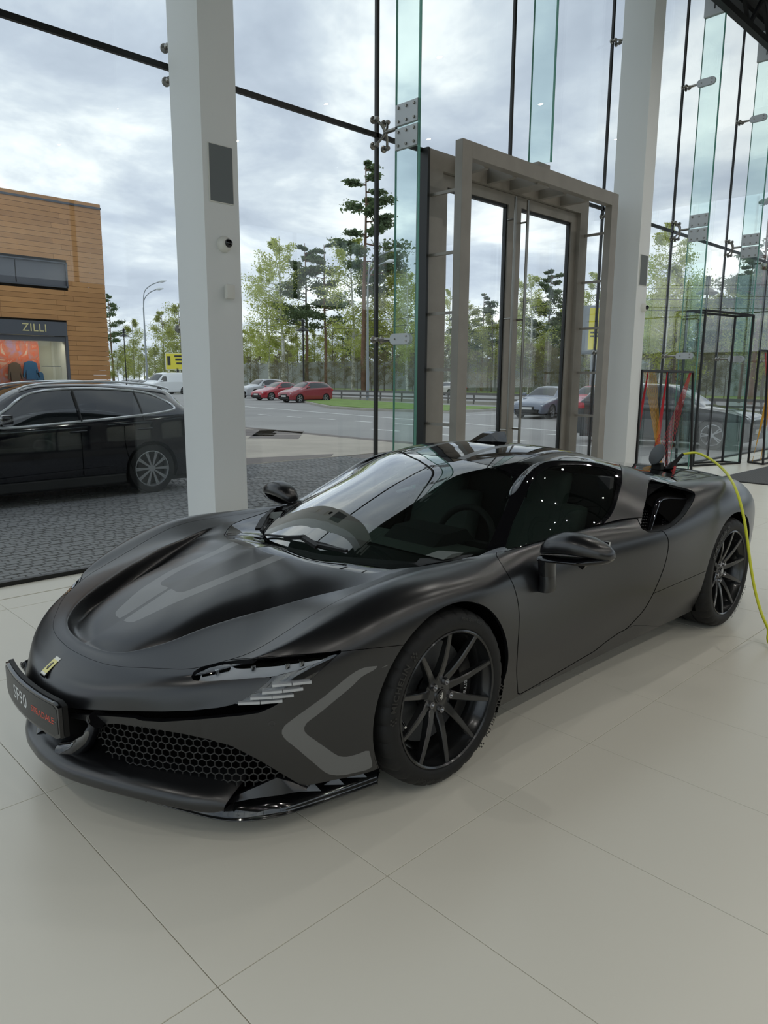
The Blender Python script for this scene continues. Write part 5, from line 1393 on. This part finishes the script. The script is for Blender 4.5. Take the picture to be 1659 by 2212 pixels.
def make_car(name, kind, P, heading, m, label, cat='car', spokes=5, group=None, zg=ZG, cladding=False, body_cut=None):
    S = SHAPES[kind]; W = S['W']; L = S['L']
    root = empty(name, (P[0], P[1], zg), heading); tag(root, label, cat, group)
    rows = []
    for (x, zt, wt, zb, wb) in S['st']:
        zl = .30 if x > .03 else .34; nz = min(1, x/.4 + .55); tz = min(1, (L - x)/.35 + .6)
        wm = wb*1.012; k = nz*tz
        rows.append([(-x, 0, zt), (-x, wt*.5, zt - .004), (-x, wt*.88, zt - .03), (-x, wt*1.02, zt - .085 if zt - zb > .12 else zt - .03), (-x, (wt + wb)/2 + .01, (zt + zb)/2 - .02), (-x, wb - .006, zb), (-x, wm, zb - .12), (-x, wm, (zb + zl)/2 - .05), (-x, wm*.985, zl + .08), (-x, wm*.93, zl - .06)])
    T = surface(rows, 6, [3, 4, 3, 4, 5, 3, 4, 5, 3], keep=.75, wind=1)
    if T.V[len(T.V)//3][7] is None: pass
    # outward normals
    cm = np.array([-L/2, 0, .8]);
    if ((T.V[:, 5:8]*(T.V[:, :3] - cm)).sum(1)).mean() < 0:
        T.V[:, 5:8] *= -1; T = TM(T.V, [tuple(reversed(f)) for f in T.F])
    for xa in S['wb']:
        a, b_ = T.cut(np.hypot(T.V[:, 0] + xa, T.V[:, 2] - S['r']) - S['r']*1.13)
        T = a
    win = [(-x, z) for x, z in S['win']]
    side, T = T.split(np.minimum(poly_sd(T.V[:, [0, 2]], win), T.V[:, 4] - 2.6))
    wsd, T = T.cut(np.minimum(2.55 - T.V[:, 4] - .0, np.minimum(-S['ws'][0] - T.V[:, 0], T.V[:, 0] + S['ws'][1])))
    rwd, T = T.cut(np.minimum(2.4 - T.V[:, 4], np.minimum(-S['rw'][0] - T.V[:, 0], T.V[:, 0] + S['rw'][1])))
    T.sym().build('body', m, root, rim=.015)
    for s in (side, side.mirror()): s.offset(-.004).build('side_window', MATS['car_glass'], root)
    wsd.offset(-.003).sym().build('windscreen', MATS['car_glass'], root)
    if len(rwd.F): rwd.offset(-.003).sym().build('rear_window', MATS['car_glass'], root)
    for xa in S['wb']:
        for s in (1, -1): car_wheel(S['r'], .22, MATS['alloy'], spokes, root, -xa, s*(W - .015), s)
    b = MB()
    for xa in S['wb']:
        for s in (1, -1):
            n = 14; rr = S['r']*1.14
            vs = []
            for i in range(n + 1):
                a = R(-20) + R(220)*i/n; vs += [(-xa + rr*math.cos(a), s*(W - .28), S['r'] + rr*math.sin(a)), (-xa + rr*math.cos(a), s*(W - .02), S['r'] + rr*math.sin(a))]
            b.add(vs, [(2*i, 2*i + 1, 2*i + 3, 2*i + 2) for i in range(n)] + [tuple(2*i for i in range(n + 1))])
    b.box((-L + .2, -W*.85, .16), (-.25, W*.85, .34)); b.box((-L + .4, -W*.8, .34), (-.9, W*.8, .8)); b.build('underbody', PLASTIC, root)
    f0 = S['st'][1]; zf = f0[1]
    for s in (1, -1):
        b = MB(); b.box((-.32, s*(W*.52), zf - .15), (-.06, s*(W*.86), zf - .02), bev=.03); b.build('headlamp', MATS['lamp_clear'], root, smooth=50)
        t0 = S['st'][-3]
        b = MB(); b.box((-L + .02, s*(t0[4]*.60), t0[1] - .30), (-L + (.50 if kind == 'suv' else .36), s*(t0[4]*1.03), t0[1] - .13), bev=.02); b.build('tail_lamp', MATS['tail_red'], root, smooth=50)
        xm = S['win'][0][0] + .12; zm = S['win'][0][1] + .06
        b = MB(); b.box((-xm - .09, s*(W + .02), zm - .02), (-xm + .06, s*(W + .20), zm + .11), bev=.035); b.bar((-xm, s*(W - .08), zm - .01), (-xm, s*(W + .05), zm + .02), .04); b.build('door_mirror', m, root, smooth=50)
    b = MB(); b.box((-.10, -W*.42, zf - .26), (.012, W*.42, zf - .10), bev=.02); b.build('grille', PLASTIC, root)
    b = MB(); b.box((-.20, -W*.62, .26), (.015, W*.62, .40), bev=.03); b.build('lower_grille', PLASTIC, root)
    b = MB(); b.box((0.010, -.26, .42), (.026, .26, .53)); b.build('number_plate', MATS['plate_white'], root)
    b = MB(); b.box((-L - .02, -.26, .72), (-L + .01, .26, .83)); b.build('number_plate', MATS['plate_white'], root)
    if cladding:
        b = MB()
        for s in (1, -1): b.box((-S['wb'][1] + S['r']*1.15, s*(W - .04), .20), (-S['wb'][0] - S['r']*1.15, s*(W + .012), .34), bev=.02)
        b.build('sill', PLASTIC, root)
    return root, T
# the dark estate car close to the glass
suv, _ = make_car('estate_car', 'suv', (.555, -8.72), 0.0, paint('midnight_paint', (0.0045, 0.005, 0.0085, 1), .06), 'dark blue-black estate car parked on the setts just outside the glass', 'car', 10, cladding=True)
CH = mat('bright_trim', srgb(222, 224, 226), rough=.3, metal=.6)
def suv_y(x, z):
    """half width of the estate car at (x back from the nose, z)"""
    st = SHAPES['suv']['st']; xs = [q[0] for q in st]
    zt = np.interp(x, xs, [q[1] for q in st]); wt = np.interp(x, xs, [q[2] for q in st]); zb = np.interp(x, xs, [q[3] for q in st]); wb = np.interp(x, xs, [q[4] for q in st])
    return float(np.interp(z, [zb - .12, zb, (zt + zb)/2 - .02, zt - .085], [wb*1.012, wb - .006, (wt + wb)/2 + .01, wt*1.02]))
for s in (1, -1):
    w = SHAPES['suv']['win']; pts = smooth_poly([w[-1]] + w[:-1], 5, True)
    b = MB(); q = [(-x, s*(suv_y(x, z) + .003), z) for x, z in pts]; b.tube(q + [q[0]], .021, 6, False); b.build('window_trim', CH, suv, smooth=60)
    b = MB(); rl = smooth_poly([(1.98, 1.575), (2.10, 1.625), (2.5, 1.672), (3.2, 1.688), (3.9, 1.64), (4.22, 1.57)], 5)
    b.tube([(-x, s*.60, z) for x, z in rl], .016, 8); b.build('roof_rail', CH, suv, smooth=60)
    for x in (2.68, 3.62):
        b = MB(); z = 1.50 if x < 3 else 1.48
        q = [(-x + .0, s*(suv_y(x, zz) + .004), zz) for zz in (1.12, 1.25, 1.4, 1.55)]
        for u, v in zip(q[:-1], q[1:]): b.bar(u, v, .012, .09 if x < 3 else .035, up=(0, 1, 0))
        b.build('pillar_cover', PLASTIC, suv)
    for x in (2.62, 3.62):
        b = MB(); b.tube([(-x + .12, s*.955, .985), (-x, s*.985, .99), (-x - .12, s*.955, .995)], [.012, .018, .012], 8); b.build('door_handle', suv.children[0].data.materials[0], suv, smooth=50)
    for x in (1.52, 2.66, 3.30):
        b = MB(); q = [(-x - (max(0, .75 - zz)*.25 if x > 3 else 0), s*(suv_y(x, zz) + .0035), zz) for zz in (.36, .5, .65, .8, .95, 1.05)]
        for u, v in zip(q[:-1], q[1:]): b.bar(u, v, .004, .012, up=(0, 1, 0))
        b.build('door_gap', VOID, suv)
    b = MB(); b.bar((-1.45, s*.957, .40), (-3.15, s*.957, .46), .03, .02); b.build('sill_strip', MATS['black_gasket'] if False else suv.children[0].data.materials[0], suv)
PNT = {k: paint(k + '_paint', c) for k, c in dict(red=srgb(146, 48, 58), bright_red=srgb(172, 44, 58), silver=srgb(176, 178, 180), slate=srgb(116, 124, 138), champagne=srgb(196, 192, 184), charcoal=srgb(40, 42, 46), white=srgb(230, 232, 232), pale_blue=srgb(160, 170, 180)).items()}
def place(px, d, back=0.0):
    r = ray(px, 818); u = r[:2]/np.linalg.norm(r[:2]); p = CAM[:2] + u*d; return (p[0], p[1])
make_car('hatchback', 'hatch', place(612, 53), R(2), PNT['red'], 'tall dark red hatchback parked at the tip of the grass island')
make_car('hatchback', 'sedan', place(552, 58.5), R(2), PNT['bright_red'], 'bright red car with a large black grille, parked left of the dark red hatchback')
make_car('estate_car', 'suv', place(520, 65), R(4), PNT['silver'], 'silver estate car behind the bright red car, beside the first column')
make_car('saloon_car', 'sedan', place(1140, 33.5), R(8), PNT['slate'], 'slate grey saloon parked behind the right door leaf')
make_car('hatchback', 'hatch', place(1243, 32.0), R(6), PNT['bright_red'], 'red hatchback with a chrome grille bar, parked right of the slate grey saloon')
make_car('saloon_car', 'suv', place(1648, 21.0), R(96), PNT['charcoal'], 'charcoal car driving on the road behind the black frames')
make_car('saloon_car', 'sedan', place(1392, 29.5), R(10), PNT['silver'], 'silver car behind the charcoal car, right of the second column')
make_car('saloon_car', 'sedan', place(938, 83), R(-97), PNT['champagne'], 'champagne saloon on the highway behind the left door leaf')
for i, (px, d, k, kd) in enumerate(((246, 92, 'silver', 'hatch'), (262, 90, 'charcoal', 'sedan'), (282, 86, 'pale_blue', 'sedan'), (300, 104, 'white', 'suv'))):
    make_car('parked_car', kd, place(px, d), R(20), PNT[k], ['silver car at the far left of the parked row behind the estate car', 'charcoal car second in the parked row behind the estate car', 'pale blue car parked next to the white van', 'white car at the back of the parked row, seen over the pale blue car'][i])
van, _ = make_car('delivery_van', 'van', place(312, 79), R(14), PNT['white'], 'white delivery van left of the first column', 'van')
PY = place(385, 86); yb = empty('advert_board', (PY[0], PY[1], ZG), YAW - math.pi/2); tag(yb, 'yellow advertising board showing above the white van', 'billboard')
mat('advert_yellow', srgb(232, 218, 60), rough=.5)
b = MB(); b.box((-.1, -.1, 0), (.1, .1, 2.8)); b.build('post', MATS['dark_steel'], yb)
b = MB(); b.box((-1.35, -.08, 2.6), (1.6, .08, 4.45)); b.build('casing', MATS['plate_white'], yb)
b = MB(); b.box((-1.26, -.10, 2.66), (1.5, -.08, 4.38)); b.build('poster', MATS['advert_yellow'], yb)
for x0, x1, z0, z1 in ((-1.1, -.75, 3.1, 4.1), (-.3, 1.4, 4.0, 4.2), (-.2, 1.3, 3.6, 3.85), (-.1, 1.2, 3.2, 3.4)):
    b = MB(); b.box((x0, -.11, z0), (x1, -.10, z1)); b.build('poster_print', PLASTIC, yb)

# --- timber-clad shop
YB = -29.4
mat('timber', srgb(176, 128, 78), rough=.7, vary=(.8, .12), bump=(18, .25))
mat('timber_dark', srgb(170, 123, 75), rough=.7, vary=(.9, .12), bump=(18, .25))
mat('timber_light', srgb(181, 133, 83), rough=.7, vary=(.8, .12), bump=(18, .25))
mat('fascia', srgb(72, 76, 84), rough=.5)
mat('shop_wall', srgb(212, 208, 190), rough=.7)
mat('gold_letter', srgb(218, 206, 150), rough=.3, metal=.5)
shop = empty('shop_building', (-12.05, YB, ZG)); tag(shop, 'timber-clad two-storey shop with a dark name fascia and lit display window', 'building')
def sb(x): return x + 12.05
H = 8.63 - ZG
b = MB(); b.box((.04, -14, 0), (19.9, -1.7, H - .05)); b.build('wall', mat('wall_dark', srgb(60, 52, 44), rough=.9), shop)
b = MB(); b.box((-.02, -14.02, H - .06), (19.95, .05, H + .02)); b.build('roof_edge', MATS['fascia'], shop)
PH = .205; rp = random.Random(3)
pl_meshes = {}
def plank(x0, x1, z):
    if x1 - x0 < .05: return
    key = round(x1 - x0, 3), rp.randrange(3)
    if key not in pl_meshes:
        q = MB(); q.box((0, -.05, 0), (x1 - x0 - .008, 0, PH - .012)); pl_meshes[key] = q.mesh('plank', MATS[('timber', 'timber_dark', 'timber_light')[key[1]]])
    link('plank', pl_meshes[key], shop, (x0, rp.uniform(-.004, .004), z))
nrow = int(H/PH)
HOLES = [(sb(-10.46), sb(-1.0), 5.25 - ZG, 6.22 - ZG), (sb(-10.26), sb(-7.0), 0, 3.79 - ZG)]
for r in range(nrow + 1):
    z = r*PH
    cuts = [0, 1.4 + (r % 3)*.35, 4.3, 7.4, 11.0]
    segs = [(a, c) for a, c in zip(cuts[:-1], cuts[1:])]
    for a, c in segs:
        parts = [(a, c)]
        for hx0, hx1, hz0, hz1 in HOLES:
            if z + PH > hz0 + .02 and z < hz1 - .02:
                np_ = []
                for p0, p1 in parts:
                    if p1 <= hx0 or p0 >= hx1: np_.append((p0, p1)); continue
                    if p0 < hx0: np_.append((p0, hx0))
                    if p1 > hx1: np_.append((hx1, p1))
                parts = np_
        for p0, p1 in parts: plank(round(p0, 3), round(p1, 3), z)
b = MB()
for r in range(nrow + 1): b.box((-.02, -12, r*PH), (0.0, -.02, r*PH + PH - .02))
tag(b.build('side_cladding', MATS['timber'], shop), kind='stuff')
hx0, hx1, hz0, hz1 = HOLES[0]
for a, c in ((hx0, sb(-8.45)), (sb(-8.45), sb(-5.5)), (sb(-5.5), hx1)):
    w = MB(); w.box((a + .02, -.10, hz0 + .03), (c - .02, -.08, hz1 - .03)); w.build('upper_pane', mat('upper_glass_%d' % int(a*10), srgb(92, 94, 100), rough=.5, spec=.3), shop)
b = MB(); b.box((hx0 - .0, -.1, hz0 - .04), (hx1, .02, hz0 + .03)); b.box((hx0, -.1, hz1 - .03), (hx1, .02, hz1 + .02)); b.box((hx0 - .02, -.1, hz0 - .04), (hx0 + .04, .02, hz1 + .02)); b.build('upper_frame', MATS['fascia'], shop)
b = MB(); b.box((sb(-10.25), -.05, 3.22 - ZG), (sb(-1.2), .12, 3.79 - ZG)); fa = b.build('name_fascia', MATS['fascia'], shop)
me = text_mesh('ZILLI', .44, lambda x, y, z: (sb(-8.94) - x, .135 + z*0, 3.50 - ZG + y), spacing=1.05); me.materials.clear(); me.materials.append(MATS['gold_letter']); link('name_lettering', me, fa)
# display window with back wall, floor, rails, artwork panel and garments
b = MB(); b.box((sb(-10.3), -1.6, 0), (sb(-7.0), -1.5, 3.3 - ZG)); b.box((sb(-10.3), -1.6, 0), (sb(-10.24), -.1, 3.2 - ZG)); b.box((sb(-10.3), -1.6, -.0), (sb(-7.0), -.1, .25)); b.build('display_wall', MATS['shop_wall'], shop)
b = MB(); b.box((sb(-10.30), -.12, 0), (sb(-10.20), .03, 3.22 - ZG)); b.box((sb(-10.3), -.12, 3.0 - ZG), (sb(-7), .0, 3.2 - ZG)); b.build('display_frame', MATS['fascia'], shop)
b = MB(); b.box((sb(-10.22), -.04, .1), (sb(-7.0), -.03, 3.02 - ZG)); b.build('display_pane', MATS['facade_glass'], shop)
am = mat('artwork', srgb(196, 96, 66), rough=.6)
nt = am.node_tree; bs = nt.nodes['Principled BSDF']; tc = nt.nodes.new('ShaderNodeTexCoord'); nz = nt.nodes.new('ShaderNodeTexNoise'); nz.inputs['Scale'].default_value = 1.9; nz.inputs['Detail'].default_value = 4; nz.inputs['Distortion'].default_value = 1.6
cr = nt.nodes.new('ShaderNodeValToRGB'); cr.color_ramp.elements[0].position = .32; cr.color_ramp.elements[0].color = srgb(170, 128, 150); cr.color_ramp.elements[1].position = .68; cr.color_ramp.elements[1].color = srgb(206, 170, 146)
e = cr.color_ramp.elements.new(.46); e.color = srgb(186, 116, 96); e = cr.color_ramp.elements.new(.58); e.color = srgb(212, 92, 52)
nt.links.new(tc.outputs['Object'], nz.inputs['Vector']); nt.links.new(nz.outputs['Fac'], cr.inputs[0]); nt.links.new(cr.outputs[0], bs.inputs['Base Color'])
b = MB(); b.box((sb(-9.42), -1.05, .3), (sb(-7.75), -1.0, 3.02 - ZG)); b.build('artwork_panel', am, shop)
for z in (2.18, 1.4):
    b = MB(); b.box((sb(-10.2), -.75, z), (sb(-9.4), -.72, z + .03)); b.box((sb(-7.75), -.75, z), (sb(-7.5), -.72, z + .03)); b.build('display_rail', MATS['fascia'], shop)
dl = bpy.data.lights.new('display_fill_light', 'AREA'); dl.shape = 'RECTANGLE'; dl.size = 2.6; dl.size_y = .3; dl.energy = 14; dl.color = (1, .95, .86)  # added fill light, brightens the otherwise black display interior
dlo = bpy.data.objects.new('display_fill_light', dl); COL.objects.link(dlo); dlo.location = (-8.8, YB - .35, 2.95)
dlo.rotation_euler = (R(-25), 0, 0)
def garment(x, z, w, h, m):
    b = MB(); b.prism([(-.5*w, 0), (.5*w, 0), (.52*w, .55*h), (.75*w, .1*h), (.86*w, .16*h), (.62*w, .9*h), (.2*w, h), (-.2*w, h), (-.62*w, .9*h), (-.86*w, .16*h), (-.75*w, .1*h), (-.52*w, .55*h)], -.9, -.78, lambda a, c, y: (sb(x) + a, y, z + c)); b.build('garment', m, shop)
garment(-8.35, 1.55, .34, .78, mat('brown_knit', srgb(96, 74, 58), rough=.9)); garment(-8.98, 1.62, .38, .78, mat('blue_jacket', srgb(34, 84, 120), rough=.7)); garment(-9.33, 1.45, .2, .5, MATS['blue_jacket'])

# --- street lamps, billboard, wires
mat('lamp_grey', srgb(150, 156, 160), rough=.5, metal=.3)
def street_lamp(px, d, h, label, arms):
    P = place(px, d); o = empty('street_lamp', (P[0], P[1], ZG)); tag(o, label, 'street lamp')
    b = MB(); b.tube([(0, 0, 0), (0, 0, h*.25), (0, 0, h*.8)], [.14, .11, .07], 10); b.build('mast', MATS['lamp_grey'], o, smooth=50)
    right = Vector((CR[0], CR[1], 0)).normalized()
    for k, (reach, hh) in enumerate(arms):
        q = [Vector((0, 0, h*.78)), Vector((0, 0, hh*.90)) + right*.08*reach, Vector((0, 0, hh*.965)) + right*.45*reach, Vector((0, 0, hh)) + right*reach]
        b = MB(); b.tube(smooth_poly([tuple(p) for p in q], 5), .05, 8); a = b.build('arm', MATS['lamp_grey'], o, smooth=50)
        e = Vector((0, 0, hh)) + right*reach
        b = MB(); b.tube([e - right*.1, e + right*.25 + Vector((0, 0, .05)), e + right*.75 + Vector((0, 0, .1))], [.06, .16, .05], 10); b.build('lantern', mat('lantern_shell', srgb(224, 228, 230), rough=.4) if 'lantern_shell' not in MATS else MATS['lantern_shell'], a, smooth=50)
street_lamp(318, 86, 11.6, 'twin-armed street lamp left of the first column, over the parked cars', [(1.9, 12.0), (1.55, 11.2)])
street_lamp(794, 60, 11.0, 'twin-armed street lamp beside the black glass joint, in front of the tallest pine', [(1.9, 11.75), (1.5, 10.9)])
def short_lamp(px, d, h, label):
    P = place(px, d); o = empty('path_lamp', (P[0], P[1], ZG)); tag(o, label, 'street lamp')
    b = MB(); b.tube([(0, 0, 0), (0, 0, h)], [.07, .05], 8); b.build('mast', MATS['dark_steel'], o)
    b = MB(); b.lathe([(.03, h + .25), (.10, h + .22), (.52, h - .02), (.50, h - .06), (.1, h - .06), (0, h - .05)], 16, 'z'); b.build('shade', MATS['dark_steel'], o, smooth=40)
    b = MB(); b.lathe([(0, h + .25), (.12, h + .3), (.12, h + .75), (0, h + .8)], 10, 'z'); b.build('floodlight', MATS['dark_steel'], o)
short_lamp(656, 56, 5.3, 'dark pole lamp with a flat round shade behind the dark red hatchback')
short_lamp(273, 88, 6.3, 'dark pole lamp with a flat round shade near the shop corner')
short_lamp(980, 60, 6.5, 'dark pole lamp with a flat round shade behind the left door leaf')
short_lamp(1512, 40, 6.0, 'dark pole lamp with a flat round shade above the tall black frame')
P = place(1287, 44); bb = empty('billboard', (P[0], P[1], ZG), YAW - math.pi/2 + R(-14)); tag(bb, 'yellow advertising billboard on a grey column, beside the second column', 'billboard')
b = MB(); b.box((-.35, -.2, 0), (.35, .2, 3.3)); b.build('column', MATS['lamp_grey'], bb)
b = MB(); b.box((-1.15, -.25, 3.2), (1.5, .25, 5.9), bev=.04); b.build('casing', MATS['lamp_grey'], bb)
b = MB(); b.box((-.55, -.285, 3.45), (1.4, -.25, 5.75)); b.build('poster', MATS['advert_yellow'], bb)
for z, w_ in ((4.35, .45), (4.15, .55), (5.3, .3)):
    b = MB(); b.box((-.45 if z < 5 else .7, -.292, z), (-.45 + w_ if z < 5 else 1.2, -.285, z + .09)); b.build('poster_print', PLASTIC, bb)
for i, (za, zb, x) in enumerate(((7.6, 7.2, -47), (6.9, 6.5, -47), (8.4, 8.0, -47))):
    b = MB(); n = 30; b.tube([(x - i*.6, -70 + 130*k/n, za + (zb - za)*k/n - 1.2*math.sin(math.pi*((k*3/n) % 1))) for k in range(n + 1)], .02, 4); o = b.build('overhead_wire', PLASTIC); tag(o, 'thin black overhead wire along the highway, %s of the three' % ('middle', 'lowest', 'topmost')[i], 'wire')
# ------------------------------------------------------------------ things in the showroom
mat('frame_black', (0.007, 0.007, 0.007, 1), rough=.5)
mat('string_red', srgb(196, 30, 44), rough=.6); mat('string_yellow', srgb(226, 170, 38), rough=.6)
mat('mat_grey', srgb(104, 106, 106), rough=.9, bump=(300, .3))
def frame(name, label, bars, w=.032):
    c = np.mean([p for b_ in bars for p in b_], axis=0); o = empty(name, (c[0], c[1], 0)); tag(o, label, 'sculpture')
    for a, b_ in bars:
        m = MB(); m.bar((a[0] - c[0], a[1] - c[1], a[2]), (b_[0] - c[0], b_[1] - c[1], b_[2]), w); m.build('bar', MATS['frame_black'], o)
    return o, c
def box_bars(bl, br, tl, tr, d):
    A, B, C_, D = [np.array(p, float) for p in (bl, br, tr, tl)]; back = np.array([0, -d, 0])
    q = [A, B, C_, D]; r = [p + back for p in q]
    return [(q[i], q[(i + 1) % 4]) for i in range(4)] + [(r[i], r[(i + 1) % 4]) for i in range(4)] + [(q[i], r[i]) for i in range(4)]
def strings(o, c, name, m, tops, bots, n):
    b = MB(); T0, T1 = np.array(tops[0]), np.array(tops[1]); B0, B1 = np.array(bots[0]), np.array(bots[1])
    for k in range(n):
        f = k/(n - 1); p = T0*(1 - f) + T1*f; q = B0*(1 - f) + B1*f
        b.bar((p[0] - c[0], p[1] - c[1], p[2]), (q[0] - c[0], q[1] - c[1], q[2]), .003)
    tag(b.build(name, m, o), kind='stuff')
FY = -2.40
# low frame with red and yellow strings next to the second column
tl, tr = on_y(1387, 800, FY), on_y(1497, 804, FY); zt = (tl[2] + tr[2])/2
bl, br = (tl[0] - .02, FY, .016), (tr[0] + .28, FY, .016); br = tuple(on_y(1493, 1016, FY)[:2]) + (.016,)
tl = (tl[0], FY, zt); tr = (tr[0], FY, zt)
fr, c = frame('string_frame', 'low black frame strung with red and yellow threads, beside the second column', box_bars(bl, br, tl, tr, .42))
X0, X1 = tl[0], tr[0]; lx = lambda f: X0 + (X1 - X0)*f
for f, spread, off in ((.12, .30, .10), (.48, .34, -.05)):
    strings(fr, c, 'red_strings', MATS['string_red'], [(lx(f), FY, zt), (lx(f) - .02, FY - .02, zt)], [(lx(f) + spread*.3 + off, FY - .05, .03), (lx(f) - spread*.7 + off, FY - .3, .03)], 10)
strings(fr, c, 'red_strings', MATS['string_red'], [(lx(.97), FY, zt), (lx(.97), FY - .03, zt)], [(lx(.70), FY - .1, .03), (lx(.64), FY - .3, .03)], 8)
strings(fr, c, 'yellow_strings', MATS['string_yellow'], [(lx(.25), FY, zt), (lx(.38), FY - .3, zt)], [(lx(.66), FY - .1, .03), (lx(.70), FY - .16, .03)], 12)
# tall empty frame
t1, t2 = on_z(1524, 664, 2.72), on_z(1627, 682, 2.72)
TB = (-10.95, -2.72); TE = (-12.24, -2.42)
tall, c2 = frame('tall_frame', 'tall empty black box frame between two glass fins, right of the low string frame', box_bars((-11.10, -2.82, .016), (TE[0], TE[1], .016), (-11.10, -2.82, 2.74), (TE[0], TE[1], 2.70), .32), .034)
# frame at the picture's right edge
a0, a1 = on_z(1606, 1004, .016), on_z(1637, 1006, .016)
f3b = [(-12.50, -2.36, .016), (-12.62, -1.98, .016)]
f3t = on_y(1641, 757, -2.36); f3t2 = on_y(1672, 760, -1.98)
bars = [((-12.50, -2.36, .016), tuple(f3t)), ((-12.36, -2.05, .016), tuple(on_y(1660, 758, -2.05))), (tuple(f3t), tuple(on_y(1660, 758, -2.05))), ((-12.50, -2.36, .016), (-12.36, -2.05, .016)), ((-13.6, -2.36, .016), (-13.3, -2.36, f3t[2])), ((-13.45, -2.05, .016), (-13.2, -2.05, f3t[2])), (tuple(f3t), (-13.3, -2.36, f3t[2])), (tuple(on_y(1660, 758, -2.05)), (-13.2, -2.05, f3t[2])), ((-13.6, -2.36, .016), (-12.50, -2.36, .016)), ((-13.45, -2.05, .016), (-12.36, -2.05, .016))]
f3, c3 = frame('string_frame', 'slanting black frame with red and yellow threads at the right edge of the photo', bars)
strings(f3, c3, 'red_strings', MATS['string_red'], [tuple(on_y(1653, 762, -2.2)), tuple(on_y(1655, 762, -2.2))], [(-12.9, -2.2, .6), (-13.2, -2.3, .6)], 10)
strings(f3, c3, 'yellow_strings', MATS['string_yellow'], [tuple(on_y(1660, 830, -2.2)), tuple(on_y(1664, 850, -2.2))], [(-12.55, -2.30, .03), (-12.62, -2.33, .03)], 14)
strings(f3, c3, 'yellow_strings', MATS['string_yellow'], [tuple(on_y(1660, 850, -2.2)), tuple(on_y(1668, 850, -2.2))], [(-12.95, -2.28, .03), (-13.05, -2.33, .03)], 10)
# ribbed entrance mat
mt = empty('floor_mat', (-11.9, -1.45, 0)); tag(mt, 'grey ribbed floor mat behind the tail of the sports car', 'mat')
b = MB(); b.box((-2.3, -.42, 0), (2.3, .42, .010)); b.build('backing', MATS['frame_black'], mt)
rb = MB(); rb.box((-2.28, -.009, .008), (2.28, .009, .018)); rbm = rb.mesh('rib', MATS['mat_grey'])
for k in range(31): link('rib', rbm, mt, (0, -.405 + k*.027, 0))
# loudspeaker panels, dome cameras and a motion sensor on the columns
mat('speaker_cloth', srgb(112, 118, 120), rough=.9); mat('shell_white', srgb(222, 222, 216), rough=.45)
for xc, wh in ((-1.176, 'first column, left of the entrance'), (-7.90, 'second column, right of the entrance')):
    s = empty('wall_speaker', (xc, -2.405, 3.035)); tag(s, 'flush grey loudspeaker panel on the ' + wh, 'speaker')
    b = MB(); b.box((-.106, 0, -.206), (.106, .010, .206), bev=.003); b.build('bezel', MATS['shell_white'], s)
    b = MB(); b.box((-.099, .006, -.199), (.099, .012, .199)); b.build('grille_cloth', MATS['speaker_cloth'], s)
    d = empty('dome_camera', (xc - (.005 if xc > -2 else .06), -2.405, 2.535)); tag(d, 'white dome camera with a black eye on the ' + wh, 'camera')
    b = MB(); b.lathe([(.0, 0), (.058, 0), (.060, .012), (.055, .035), (.042, .055), (.034, .060), (0, .058)], 28, 'y'); b.build('housing', MATS['shell_white'], d, smooth=50)
    b = MB(); b.lathe([(0, .090), (.014, .086), (.026, .074), (.033, .058), (.033, .05)], 24, 'y'); o = b.build('lens_dome', MATS['gloss_black'], d, smooth=60); o.location = (-.010, 0, .004)
s = empty('motion_sensor', (-1.19, -2.405, 2.185)); tag(s, 'small white motion sensor below the camera on the first column', 'sensor')
b = MB(); b.box((-.012, 0, .01), (.012, .025, .055), bev=.003); b.build('bracket', MATS['shell_white'], s)
b = MB(); b.box((-.045, .02, -.055), (.03, .065, .055), bev=.014); b.build('housing', MATS['shell_white'], s, smooth=50)
